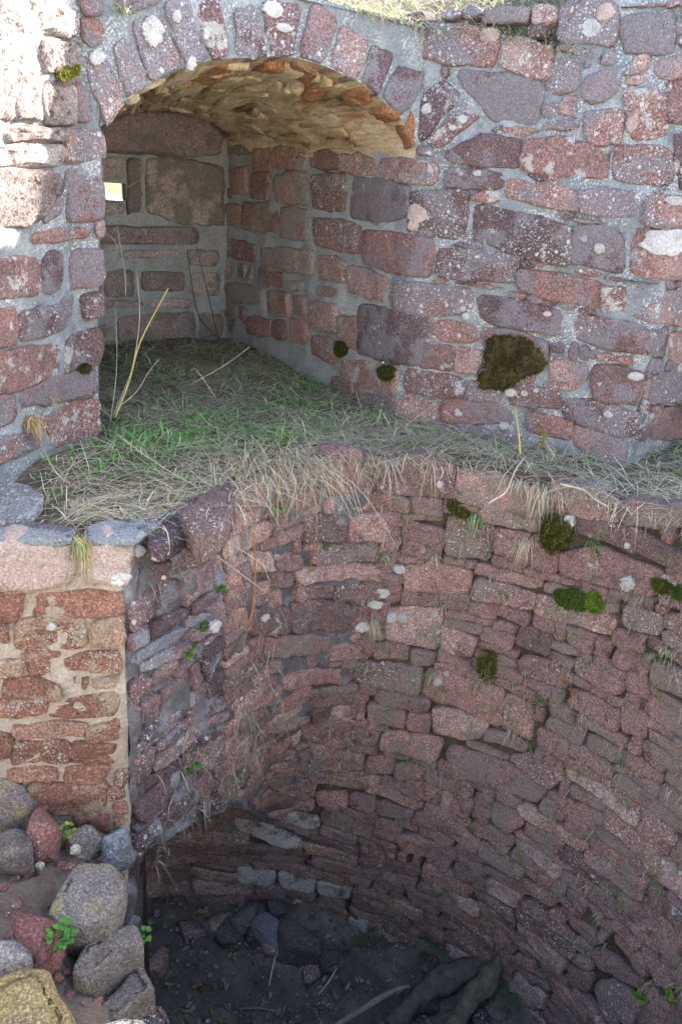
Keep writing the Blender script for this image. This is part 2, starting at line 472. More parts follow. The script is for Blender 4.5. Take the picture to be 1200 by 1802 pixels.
class Masonry:
    """collects the stones of one wall; the largest become parts of their own"""
    def __init__(s, surf, parent, mat, limit=300, name='stone', part_of=None, **kw):
        s.surf, s.parent, s.mat, s.kw, s.items, s.polys, s.limit, s.name = surf, parent, mat, kw, [], [], limit, name
    def add(s, poly, mat=None, occ=True, name=None, **kw):
        k = dict(s.kw); k.update(kw)
        seed = len(s.items) * 13 + int(abs(poly[0][0]) * 977) % 1000
        P, f, a = stone_geo(s.surf.P, poly, seed=seed, **k)
        s.items.append((a, P, f, mat or s.mat, name or s.name))
        if occ: s.polys.append(np.asarray(poly, float))
    def px(s, pts, **kw):
        s.add(s.surf.poly(pts), **kw)
    def rows(s, text, **kw):
        """xl ytop ybottom  xr ytop ybottom, one stone per six numbers"""
        a = np.array(text.split(), float).reshape(-1, 6)
        for xl, t0, b0, xr, t1, b1 in a:
            s.px([(xl, t0), ((xl + xr) / 2, (t0 + t1) / 2), (xr, t1), (xr, b1), ((xl + xr) / 2, (b0 + b1) / 2), (xl, b0)], **kw)
    def quads(s, text, **kw):
        for line in text.strip().split('\n'):
            a = np.array(line.split(), float).reshape(-1, 2)
            s.px([tuple(q) for q in a], **kw)
    def fill(s, S0, S1, z0, z1, h=(.05, .12), w=(.08, .3), gap=.008, mask=None, seed=3, minw=.03, minh=.022, mat=None, drop=0.0, **kw):
        r = random.Random(seed); g = .008
        nx = int((S1 - S0) / g); nz = int((z1 - z0) / g)
        X = S0 + (np.arange(nx) + .5) * g; Z = z1 - (np.arange(nz) + .5) * g
        XX, ZZ = np.meshgrid(X, Z)
        occ = np.zeros((nz, nx), bool)
        for p in s.polys:
            lo = p.min(0) - .02; hi = p.max(0) + .02
            if hi[0] < S0 or lo[0] > S1: continue
            i0, i1 = np.searchsorted(X, [lo[0], hi[0]])
            j0, j1 = np.searchsorted(-Z, [-hi[1], -lo[1]])
            if i1 > i0 and j1 > j0:
                c = p.mean(0); q = c + (p - c) * (1 + gap * 1.2 / (np.linalg.norm(p - c, axis=1, keepdims=True) + 1e-6))
                occ[j0:j1, i0:i1] |= inside(q, XX[j0:j1, i0:i1], ZZ[j0:j1, i0:i1])
        if mask is not None: occ |= ~mask(XX, ZZ)
        def put(i, k, j, m):
            ww, ht = (k - i) * g, (m - j) * g
            occ[j:m, i:k] = True
            if ww < minw or ht < minh or r.random() < drop: return
            x0, x1, t, b = X[i] - g / 2 + gap / 2, X[k - 1] + g / 2 - gap / 2, Z[j] + g / 2 - gap / 2, Z[m - 1] - g / 2 + gap / 2
            jx = lambda: r.uniform(-.4, .4) * gap + r.uniform(-.07, .07) * min(ww, ht)
            xm = x0 + (x1 - x0) * r.uniform(.3, .7)
            sk = r.uniform(-.12, .12) * ht
            s.add([(x0 + jx() + sk, t + jx()), (xm, t + jx()), (x1 + jx() + sk, t + jx()), (x1 + jx(), b + jx()), (xm, b + jx()), (x0 + jx(), b + jx())], mat=mat, occ=False, **kw)
        # whole courses first, then what is left between them
        j = 0
        while j < nz:
            m = min(nz, j + max(2, int(r.uniform(*h) / g)))
            free = ~occ[j:m].any(0)
            i = 0
            while i < nx:
                if not free[i]: i += 1; continue
                k = i; wt = max(3, int(r.uniform(*w) / g))
                while k < nx and k - i < wt and free[k]: k += 1
                if (k - i) * g >= minw * 1.3:
                    if (m - j) * g > .075 and r.random() < .25:
                        c_ = (j + m) // 2 + r.choice((-1, 0, 1)); put(i, k, j, c_); put(i, k, c_, m)
                    else: put(i, k, j, m)
                i = k
            j = m
        for j in range(nz):
            i = 0
            while i < nx:
                if occ[j, i]: i += 1; continue
                wt = int(r.uniform(*w) / g); k = i
                while k < nx and k - i < wt and not occ[j, k]: k += 1
                m = j; hh = int(h[1] / g)
                while m < nz and m - j < hh and not occ[m, i:k].any(): m += 1
                put(i, k, j, m)
                i = k
    def build(s):
        it = sorted(s.items, key=lambda q: -q[0])
        for a, P, f, m, nm in it[:s.limit]:
            obj(nm, P, f, m, s.parent)
        rest = it[s.limit:]
        if rest:
            V = []; Fs = []; o = 0
            for a, P, f, m, nm in rest:
                V.append(P); Fs += [tuple(q + o for q in g) for g in f]; o += len(P)
            kind(obj('small_infill_stones', np.vstack(V), Fs, s.mat, s.parent), 'stuff')

# plan points (metres): the niche corners were found from the ground line of the walls
J0, J1 = np.array([-.87, 2.69]), np.array([-.80, 2.73])          # left jamb, at the ledge and at 1.4 m
CC = np.array([.185, 3.27]); Q = np.array([1.04, 2.845]); B = np.array([-.74, 4.70])
FRONT = Surf([(-1.16, 1.3), (-1.08, 1.8), (-1.015, 2.19), (-.944, 2.649), J0, (-.35, 2.977), CC, CC + (.03, .0165)],
             [(-1.08, 1.35), (-1.02, 1.9), (-.965, 2.27), (-.874, 2.689), J1, (-.32, 2.995), CC + (0, .005), CC + (.03, .0215)], 0, 1.4)
sJ = float(np.linalg.norm(np.diff(np.array([(-1.16, 1.3), (-1.08, 1.8), (-1.015, 2.19), (-.944, 2.649), J0]), axis=0), axis=1).sum())
_rc = rounded([B + (B - np.array([-.28, 3.985])) * .16, B, (-.28, 3.985), CC + (-.012, .018), CC + (.04, -.02), (.62, 3.055), Q + (-.03, .015)], 2, .2)
RIGHT_pts = np.vstack([_rc, Q + (.015, .012), (1.2, 3.03), (1.36, 3.17), (1.46, 3.24), (1.7, 3.36)])
RIGHT = Surf(RIGHT_pts, RIGHT_pts, 0, 1.4, n=220)
sC = RIGHT._sd(CC[None], np.array([0.]))[1][0]
sQ = RIGHT._sd(Q[None], np.array([0.]))[1][0]
BK = np.array([-1.85, 3.78])
BACK = Surf([BK, B + (.06, .05)], [BK, B + (.06, .05)], 0, 1.4)
_ph = [(-1.7, 1.56), (-.83, 1.77), (-.57, 1.835), (-.548, 1.86), (-.45, 2.04), (-.32, 2.275), (-.19, 2.47), (-.06, 2.62), (.06, 2.70), (.2, 2.745), (.35, 2.80)]
_pl = [(-1.7, 1.56), (-.83, 1.77), (-.615, 1.823), (-.59, 1.85), (-.48, 2.04), (-.36, 2.36), (-.24, 2.64), (-.09, 2.72), (.05, 2.72), (.2, 2.70), (.35, 2.70)]
PIER = Surf(rounded(_pl, 1, .12), rounded(_ph, 1, .12), -1.62, -.75, n=200)
sP = PIER._sd(np.array([[-.556, 1.845]]), np.array([0.]))[1][0]
th = np.radians(np.linspace(176, -28, 40)); ph = np.radians(np.linspace(130, -2, 40))
UPC = np.stack([.2 + 1.1 * np.cos(th), 1.645 + 1.1 * np.sin(th)], 1)
LOC = np.stack([-.35 + 1.6 * np.cos(ph), 1.12 + 1.6 * np.sin(ph)], 1)
SHAFT = Surf(LOC, UPC, -1.9, -.3, n=160)

def ztop(x, y):      # height of the wall head along the front
    return float(np.interp(x, [-.9, -.6, -.3, .0, .2, .41, .59, .61, .66, .9, 1.3], [1.37, 1.39, 1.43, 1.42, 1.405, 1.385, 1.33, 1.34, 1.52, 1.50, 1.47]))

ARCH_PX = [(184, 224), (195, 204), (222, 178), (262, 150), (325, 120), (370, 107), (416, 102), (478, 100), (520, 102), (572, 116), (634, 145), (668, 172), (708, 210), (732, 255), (738, 285)]
ARCH = FRONT.poly(ARCH_PX); ARCH[0, 0] = sJ; ARCH[-1, 0] = FRONT.L - .034
def arch_z(s): return float(np.interp(s, ARCH[:, 0], ARCH[:, 1]))

# ================================================================== THE SETTING
# ground sheet: low in front of the tower where the viewer stands, high behind it
rr = np.r_[np.linspace(1.24, 7, 44), np.geomspace(7.5, 900, 30)]
aa = np.linspace(0, 2 * math.pi, 97)
RR, AA = np.meshgrid(rr, aa, indexing='ij')
gx = .2 + RR * np.sin(AA); gy = 1.76 + RR * np.cos(AA)
back = 1 / (1 + np.exp(-np.clip((gy - 1.9) * 5, -30, 30)))
gz = -.88 + 1.33 * back * np.clip((RR - 1.6) / .8, 0, 1) + .05 * fbm(np.stack([gx * .7, gy * .7, gx * 0], -1), 3) * np.clip(RR / 6, .2, 3)
gz = gz - .1 * (RR < 2.2) + np.clip(RR - 60, 0, 400) * .045 * (gy > 0)
tb = np.clip((-1.0 - gy) / 2.6, 0, 1); gz = gz + 3.2 * tb * tb * (3 - 2 * tb)      # unseen bank added behind the viewer to bounce sunlight forward
gkeep = ((gy < 1.45) & (gx > -2.2)) | (RR > 3.35) | ((gy < 1.45) & (RR > 1.6))
kind(obj('ground', np.stack([gx, gy, gz], -1).reshape(-1, 3), grid_faces(len(rr), len(aa), gkeep.ravel(), flip=True), M['ground'], base=np.zeros(3)), 'structure')
n_ = N('pale_gravel')
M['path'] = n_.finish(n_.ramp(n_.noise(4, 5, .7), [(.3, (.62, .58, .5)), (.7, (.74, .70, .62))]), [(n_.noise(30, 3), .6, .02)])
pu = np.linspace(-9, 6, 40); pv = np.linspace(0, 1, 8)
c0 = np.array([-4.6, 14.5]); dx = np.array([.87, .487]); dy = np.array([-.487, .873])
PU, PV = np.meshgrid(pu, pv, indexing='ij')
pp = c0 + PU[..., None] * dx + ((PV - .5) * 9)[..., None] * dy
kind(obj('gravel_path', np.concatenate([pp, np.full(pp.shape[:2] + (1,), .53)], -1).reshape(-1, 3), grid_faces(40, 8), M['path']), 'structure')

# grassy ledge with the niche floor
def shaft_up_sd(x, y):
    return np.hypot(x - .2, y - 1.645) - 1.1
res = .028
lx = np.arange(-1.9, 1.75, res); ly = np.arange(1.6, 5.0, res)
LX, LY = np.meshgrid(lx, ly, indexing='ij')
def pier_side_x(y): return np.interp(y, [1.845, 2.04, 2.275, 2.47, 2.62, 2.70], [-.556, -.45, -.32, -.19, -.06, .06])
def ledge_z(x, y):
    x = np.asarray(x, float); y = np.asarray(y, float)
    base = .018 * fbm(np.stack([x * 5, y * 5, x * 0], -1), 8) + .006 * fbm(np.stack([x * 25, y * 25, x * 0], -1), 9)
    rim = np.clip(1 - np.abs(shaft_up_sd(x, y)) / .12, 0, 1)
    return base - .02 * rim - .03 + .03 * np.clip((y - 3.2), 0, 1.2) - .03 * np.clip(2.2 - y, 0, 1) * (x < 0)
LZ = ledge_z(LX, LY)
keep = (shaft_up_sd(LX, LY) > .035) | ((LX < pier_side_x(LY) - .02) & (LY < 2.75))
front_y = np.interp(LX, [-1.9, -1.7, -.83, -.56], [1.51, 1.56, 1.77, 1.84])
keep &= ~((LX < -.45) & (LY < front_y + .04)) & ~((LX > -.56) & (LX < .3) & (LY < 1.8))
keep &= ~((LX > 1.2) & (LY < 1.7))
kind(obj('ledge_ground', np.stack([LX, LY, LZ], -1).reshape(-1, 3), grid_faces(len(lx), len(ly), keep.ravel()), M['earth'], base=np.zeros(3)), 'structure')

# pit floor
def floor_z(x, y):
    x = np.asarray(x, float); y = np.asarray(y, float)
    return -2.25 + .05 * fbm(np.stack([x * 3, y * 3, x * 0], -1), 4) + .014 * fbm(np.stack([x * 16, y * 16, x * 0], -1), 5) + .18 * np.clip((x - .2) / .6, 0, 1) ** 1.5 + .06 * np.clip((y - 2.3) / .4, 0, 1)
fx = np.arange(-1.6, 1.5, .025); fy = np.arange(.2, 3.0, .025)
FX, FY = np.meshgrid(fx, fy, indexing='ij')
kind(obj('pit_floor', np.stack([FX, FY, floor_z(FX, FY)], -1).reshape(-1, 3), grid_faces(len(fx), len(fy)), M['pit_floor'], base=np.zeros(3)), 'structure')

# ================================================================== WALLS
# --- left wall
lw = thing('masonry_wall', 'lichened red sandstone wall left of the niche, its upper part in bright sun', 'wall', (-1.0, 2.2, 0))
FRONT.sheet('mortar_bed', 0, sJ - .004, -.15, 1.55, M['mortar'], lw, amp=.007)
ms = Masonry(FRONT, lw, M['wall'], proud=.008, grow=.010)
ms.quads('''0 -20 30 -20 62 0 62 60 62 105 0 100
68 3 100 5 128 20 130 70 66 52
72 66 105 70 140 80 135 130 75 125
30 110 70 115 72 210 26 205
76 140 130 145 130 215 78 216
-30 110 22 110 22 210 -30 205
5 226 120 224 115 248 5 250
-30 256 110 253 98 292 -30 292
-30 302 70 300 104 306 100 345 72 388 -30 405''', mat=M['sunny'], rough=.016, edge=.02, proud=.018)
ms.quads('''112 316 116 345 106 372 82 392 78 380 105 345
147 35 180 38 182 72 165 78 150 70
137 140 156 165 158 210 134 208 132 170
113 232 182 232 182 280 111 284
122 300 181 297 179 385 119 388
60 411 155 401 156 419 60 430
171 395 182 392 182 415 172 415
-40 470 30 458 66 455 66 518 -40 530
80 452 95 444 108 447 108 503 92 514 80 508
131 447 180 440 180 500 126 508
-40 545 25 543 25 606 -40 612
37 547 108 538 112 580 37 600
110 528 128 524 128 555 112 557
147 522 180 517 180 553 150 562
-40 630 105 604 107 660 40 682 -40 700
117 602 178 578 177 643 118 654
30 690 100 668 165 650 165 698 100 708 38 716
74 738 177 702 175 758 140 775 95 785
-40 705 22 693 24 742 -40 765
-40 775 60 762 70 786 -40 835
88 792 130 780 172 766 172 800 90 830''')
ms.fill(.05, .75, -.1, 1.5, h=(.1, .16), w=(.12, .3), gap=.02, seed=2)
ms.build()

# --- arch over the niche: spandrel, ring of voussoirs, vault, back wall
nc = thing('arched_niche', 'round-arched niche in the tower wall with ochre vault and small loophole', 'niche', (-.4, 3.2, 0))
FRONT.sheet('spandrel', sJ - .004, FRONT.L - .012, arch_z, lambda q: ztop(FRONT.xy(np.array([q]), np.array([1.4]))[0][0], 0), M['mortar'], nc, res=.015, amp=.006, nv=60, seed=5)
vs = Masonry(FRONT, nc, M['arch'], name='voussoir', proud=.008, depth=.09, grow=.003)
vs.quads('''152 98 186 90 219 178 200 206 187 220 158 150
197 77 232 68 262 148 221 172
230 37 285 20 321 120 264 147
288 8 332 -8 366 105 328 118
337 2 385 -5 405 98 372 105
408 12 452 10 470 99 416 101
460 -2 532 6 516 100 478 99
548 5 596 24 570 113 526 101
598 42 650 68 630 141 577 116
655 75 694 98 664 166 634 143
700 112 757 134 708 206 668 170''')
vs.quads('''200 -30 280 -28 282 4 232 22 205 20
130 -15 182 -12 180 26 150 28''', mat=M['wall'], name='spandrel_stone')
vs.build()
# vault: ruled between the front arch and a flatter curve above the back wall
fr = FRONT.P(ARCH[:, 0], ARCH[:, 1], 0.0)
fr = resample(fr, 41)
bk_px = BACK.poly([(60, 225), (185, 206), (255, 190), (330, 200), (392, 232), (402, 262)])
bk = resample(BACK.P(bk_px[:, 0], bk_px[:, 1], 0.0), 41)
bk[-1] = [B[0], B[1], bk[-1][2]]
aw = np.linspace(0, 1.5, 41)
def vault_P(a, b, h):
    a = np.asarray(a, float); b = np.asarray(b, float); h = np.asarray(h, float)
    t = np.clip(b / 1.62, 0, 1)
    tt = (t ** .8)[..., None]
    f = np.stack([np.interp(a, aw, fr[:, k]) for k in range(3)], -1); g = np.stack([np.interp(a, aw, bk[:, k]) for k in range(3)], -1)
    p = f * (1 - tt) + g * tt
    up = np.array([0, 0, 1.0]); ca = (a / 1.5 - .5)
    n = np.stack([-ca * 1.2 * .87, -ca * 1.2 * .49, -np.ones_like(ca)], -1); n /= np.linalg.norm(n, axis=-1, keepdims=True)
    return p + n * h[..., None]
A_, B_ = np.meshgrid(np.linspace(0, 1.5, 80), np.linspace(0, 1.66, 80), indexing='ij')
hh = .012 * fbm(np.stack([A_ * 12, B_ * 6, A_ * 0], -1), 21, 4) * np.clip(B_ / .1, 0, 1)
obj('vault_mortar', vault_P(A_.ravel(), B_.ravel(), hh.ravel()), grid_faces(80, 80), M['mortar_vault'], nc)
class VS: pass
vsurf = VS(); vsurf.P = vault_P
vm = Masonry(vsurf, nc, M['vault'], name='vault_stone', proud=.009, rough=.008, edge=.006, tilt=.012)
vm.fill(0.02, 1.48, .05, 1.6, h=(.14, .40), w=(.05, .13), gap=.010, seed=9, drop=.05)
va, vb = [q.ravel() for q in np.meshgrid(np.linspace(0, 1.5, 120), np.linspace(0, 1.6, 120), indexing='ij')]
vp = np.array([project(q) for q in vault_P(va, vb, np.zeros(len(va)))])
for quad in (((528, 160), (575, 130), (609, 145), (556, 168)), ((603, 166), (640, 154), (659, 178), (620, 186)), ((652, 190), (682, 184), (703, 210), (668, 220)), ((695, 222), (714, 222), (731, 256), (712, 262)), ((500, 128), (520, 108), (560, 122), (545, 140)), ((440, 122), (470, 108), (500, 112), (480, 130)), ((330, 135), (380, 114), (425, 112), (370, 140)), ((250, 172), (300, 142), (340, 138), (290, 168))):
    ab = [(va[k], vb[k]) for k in (np.argmin(((vp - np.array(q)) ** 2).sum(1)) for q in quad)]
    vm.add(ab, mat=M['vault_red'], occ=False, proud=.014, edge=.006)
vm.build()
# back wall
def back_keep(n): pass
hole = BACK.poly([(120, 317), (222, 317), (222, 353), (120, 353)])
hs0, hs1, hz0, hz1 = hole[0, 0], hole[1, 0], hole[2, 1], hole[0, 1]
zt_back = lambda s: 1.30
for nm, a, b, c, d in (('mortar_bed', 0, hs0, -.1, 1.3), ('mortar_bed', hs1, BACK.L, -.1, 1.3), ('mortar_bed', hs0, hs1, -.1, hz0), ('mortar_bed', hs0, hs1, hz1, 1.3)):
    BACK.sheet(nm, a, b, c, d, M['mortar_niche'], nc, amp=.005, res=.03)
# loophole: four sides of the slot running out through the wall, widening inwards
bn = -BACK.nrm(np.array([.5]), np.array([0.]))[0]; bn3 = np.array([bn[0], bn[1], 0])
ca, cb, cc_, cd = [BACK.P(np.array([q[0]]), np.array([q[1]]))[0] for q in ((hs0, hz0), (hs1, hz0), (hs1, hz1), (hs0, hz1))]
ex = np.array([(cb - ca)[0], (cb - ca)[1], 0]) / np.linalg.norm((cb - ca)[:2])
def slot(name, p, q, o1, o2, mat):
    obj(name, [p, q, q + o2, p + o1], [(0, 1, 2, 3)], mat, nc, smooth=False)
oL = bn3 * .55 - ex * .05; oR = np.array([-.17, .52, 0])
slot('loophole_side', cb, cc_, oR + (0, 0, -.01), oR, M['back']); slot('loophole_side', cd, ca, oL, oL + (0, 0, -.01), M['back'])
slot('loophole_lintel', cc_, cd, oR, oL, M['back']); slot('loophole_sill', ca, cb, oL + (0, 0, -.015), oR + (0, 0, -.015), M['pale_rock'])
bm = Masonry(BACK, nc, M['back'], proud=.012)
bm.quads('''110 225 185 206 255 188 330 200 392 228 386 272 340 277 185 268 110 270''', name='lintel', proud=.07, depth=.1, edge=.02)
bm.quads('''224 278 247 277 248 372 224 376
257 279 330 280 394 292 394 396 312 392 257 372
110 278 182 276 220 278 220 314 110 314
110 356 180 356 218 357 218 376 110 378''', proud=.02)
bm.quads('''110 400 195 397 350 400 352 430 195 428 110 430''', proud=.035)
bm.quads('''212 440 320 440 320 453 213 453
330 440 385 442 385 470 332 466
185 478 235 475 235 520 185 522
250 478 325 478 325 512 250 512
335 480 388 482 386 520 335 518
150 528 250 528 250 541 150 541
262 528 340 526 340 540 262 540
210 556 345 548 345 600 210 602
120 570 200 572 200 602 120 600
352 550 392 552 392 592 352 594''', proud=.01)
bm.build()
# hidden left cheek of the niche
c2 = J0 + (np.array(B) - CC) * .80
CHEEK = Surf([J0, c2], [J1, c2 + (J1 - J0)], 0, 1.4)
CHEEK.sheet('cheek_mortar', 0, CHEEK.L, -.1, 1.2, M['mortar_niche'], nc, res=.04)

# --- right wall with the right cheek of the niche
rw = thing('masonry_wall', 'curved red sandstone wall right of the niche, speckled with white lichen', 'wall', (.6, 3.05, 0))
def rtop(s):
    x, y = RIGHT.xy(np.array([s]), np.array([0.]))[0]
    if s < sC - .02: return 1.30
    return ztop(x, y)
RIGHT.sheet('niche_cheek_mortar', 0, sC - .1, -.15, lambda s: 1.28 - .27 * min(1, s / (sC - .1)), M['mortar_niche'], rw, amp=.006)
RIGHT.sheet('mortar_bed', sC - .1, RIGHT.L - .25, -.15, lambda s: rtop(s) if s > sC - .02 else .98, M['mortar'], rw, amp=.008, seed=3)
rm = Masonry(RIGHT, rw, M['wall'], proud=.008, grow=.012)
rm.quads('''770 140 815 168 742 248 712 216
818 174 853 200 776 260 750 250
733 258 762 257 766 278 735 274''', mat=M['arch'], name='voussoir', grow=.001)
rm.quads('''660 20 700 24 718 34 736 66 708 80 676 50
724 28 738 25 746 34 740 46 726 42
750 42 810 46 873 55 868 115 800 112 745 100
895 66 972 86 966 140 920 128 880 112
808 124 880 132 953 148 945 220 895 214 866 204 820 155
964 114 1020 106 1014 158 963 164
1030 140 1085 120 1092 155 1045 180 1028 165
1027 196 1092 197 1090 252 1036 247
1098 165 1150 160 1172 180 1168 240 1115 246 1108 205
990 5 1040 2 1082 8 1082 76 985 70
1092 30 1182 26 1180 92 1098 88
1157 106 1215 98 1215 135 1160 133
1176 148 1220 140 1220 210 1175 212
786 268 845 240 917 246 912 296 788 283
922 246 985 246 1072 264 1062 312 918 300
1082 258 1180 262 1182 325 1078 313
1190 240 1225 240 1225 302 1192 302
787 295 888 306 885 332 785 328
895 312 1015 336 1012 372 950 362 890 346
1020 334 1128 340 1122 385 1020 374
1136 346 1220 344 1220 398 1132 396
668 278 770 286 765 326 668 313
622 313 660 316 720 330 718 380 655 392 614 382
722 340 822 338 820 418 770 416 722 412
832 358 920 378 1004 400 998 466 960 460 833 421
1012 398 1090 405 1097 480 1005 462
1120 402 1220 400 1220 490 1112 480
643 405 763 420 755 490 640 462
773 436 912 450 902 497 770 485
912 472 1058 498 1052 543 908 507
1061 506 1098 509 1095 550 1058 545
1125 508 1220 512 1220 574 1112 560
613 467 682 488 675 530 610 512
695 495 832 508 828 550 760 557 690 543
845 517 987 546 982 590 847 564
993 549 1142 577 1135 625 1060 610 990 590
630 534 750 557 744 605 735 642 680 634 628 622
757 562 838 575 835 602 750 595
747 605 800 611 795 650 738 645
804 612 850 620 838 656 802 652
600 632 690 648 702 662 694 697 665 690 600 664
717 650 815 665 812 698 710 688
640 690 695 705 690 740 635 725
701 704 772 711 770 742 697 738
782 700 885 712 900 745 780 741
826 672 880 682 878 706 824 700
900 680 982 690 985 720 895 712
968 636 1030 641 1026 672 968 666
1042 640 1130 655 1122 712 1045 700
988 700 1050 706 1138 730 1102 770 990 735
1012 750 1100 776 1096 822 1050 806 1010 784
930 725 1008 745 1002 775 925 755
1146 584 1172 580 1170 630 1140 622
1180 588 1225 584 1225 636 1178 632
1148 662 1220 654 1220 705 1142 712
1150 725 1220 715 1220 770 1148 775
782 748 850 756 910 762 915 790 780 778
850 575 905 585 960 600 958 640 850 612''')
rm.fill(sC + .05, sQ + .3, .02, 1.46, h=(.05, .10), w=(.06, .18), gap=.018, seed=8, minw=.03, minh=.022, drop=.05)
rm.rows('''408 298 338 433 296 340  443 306 346 473 304 350  487 310 355 541 303 360  552 310 365 607 308 372
450 255 296 478 256 298  485 258 294 520 260 296  545 264 294 600 272 298  604 270 302 660 281 310
403 360 395 423 362 398  431 356 403 488 363 408  496 366 414 541 370 423  556 383 430 636 397 448
405 420 452 450 432 462  460 436 465 551 440 486  563 450 490 604 457 497
503 495 507 535 497 510  561 505 518 594 508 520
405 497 529 460 507 534  471 512 548 510 518 556  517 522 552 537 524 556  544 532 577 593 537 586
436 556 586 477 563 592  480 563 592 503 566 597  513 560 597 540 570 603  598 558 602 628 562 612
550 590 622 592 600 640''', mat=M['niche'], proud=.01)
rm.quads('''588 662 632 680 630 715 610 706 585 690''', mat=M['wall'])
rm.fill(.05, sC - .75, .12, 1.2, h=(.1, .14), w=(.1, .2), gap=.02, seed=18, minw=.06, minh=.05, mat=M['niche'], drop=.2, proud=.009)
rm.build()
# return of the wall, and an unseen low wall added to block the sun
e0 = RIGHT.xy(np.array([RIGHT.L - .25]), np.array([0.]))[0]
RET = Surf([e0, e0 + (.06, .9)], [e0, e0 + (.06, .9)], 0, 1.4)
RET.sheet('wall_return', 0, RET.L, -.1, 1.5, M['mortar'], rw, res=.05)

LOWC = rounded([e0 + (-.02, .02), e0 + (.5, .05), e0 + (.9, -.4), e0 + (1.1, -1.2)], 2, .25)
LOW = Surf(LOWC, LOWC, 0, 1.4)
lo_w = thing('masonry_wall', 'unseen low wall added beyond the right edge to block the sun', 'wall', (1.8, 2.9, 0))
LOW.sheet('mortar_bed', 0, LOW.L, -.3, lambda q: float(np.interp(q, [0, .5, .58, 3], [1.5, 1.5, 1.18, 1.14])), M['mortar'], lo_w, res=.05)  # stepped height shades the ledge and lets sun onto the pale stone
lm_ = Masonry(LOW, lo_w, M['wall'], proud=.010, grow=.006)
lm_.fill(.05, LOW.L - .05, -.2, .98, h=(.12, .18), w=(.2, .4), gap=.02, seed=31)
lm_.build()
# --- earth and turf on the wall head
tw = []
SSv = np.r_[np.linspace(.2, sJ, 14), np.linspace(sJ + .02, FRONT.L, 26)]
path = list(FRONT.xy(SSv, np.full(len(SSv), 1.4)))
path += list(RIGHT.xy(np.linspace(sC + .04, RIGHT.L - .25, 40), np.full(40, 1.4)))
path = np.array(path)
tg = np.gradient(path, axis=0); nn = np.stack([-tg[:, 1], tg[:, 0]], 1); nn /= np.linalg.norm(nn, axis=1, keepdims=True)
for _ in range(6): nn[1:-1] = (nn[:-2] + nn[1:-1] + nn[2:]) / 3
nn /= np.linalg.norm(nn, axis=1, keepdims=True)
DD = np.r_[-.005, .03, np.linspace(.08, 2.6, 34)]
TV = np.zeros((len(path), len(DD), 3))
def head_z(x, y, d):
    zt = ztop(x, y)
    if x > 1.06: return zt - .012
    s = np.clip((x - .55) / .25, 0, 1)
    k = np.clip((x + .1) / .3, 0, 1)
    return zt - .012 + (1 - s) * (.08 + .34 * k) * min(d, 1.1) + s * (.62 * min(d, .42) + .02 * max(0, d - .42))  # right-hand rise is a mound shaped to shade the turf beside it
for i, p in enumerate(path):
    for j, d in enumerate(DD):
        q = p + nn[i] * d
        TV[i, j] = (q[0], q[1], head_z(p[0], p[1], max(d, 0)) + (.012 * vnoise(np.array([q[0] * 8, q[1] * 8, 1.])) if d > .05 else 0))
kind(obj('wall_head_earth', TV.reshape(-1, 3), grid_faces(len(path), len(DD)), M['earth'], base=np.zeros(3)), 'structure')

# --- broken wall stub (pier) on the left of the pit
pw = thing('broken_wall', 'broken stub of red sandstone wall with cream mortar beside the pit', 'wall', (-.8, 1.8, -1.0))
PIER.sheet('mortar_bed', .3, sP, -1.25, -.012, M['mortar_cream'], pw, amp=.010, seed=4)
def pier_zb(s):
    u = s - sP
    return -2.25 if u < .05 else float(np.interp(u, [.05, .1, .24, .42, .6, .75, .9, 1.4], [-1.10, -1.13, -1.17, -1.24, -1.34, -1.48, -1.68, -1.75]))
PIER.sheet('side_bed', sP, sP + 1.22, pier_zb, -.02, M['pier_joint'], pw, amp=.02, seed=6, res=.02, h=-.002)
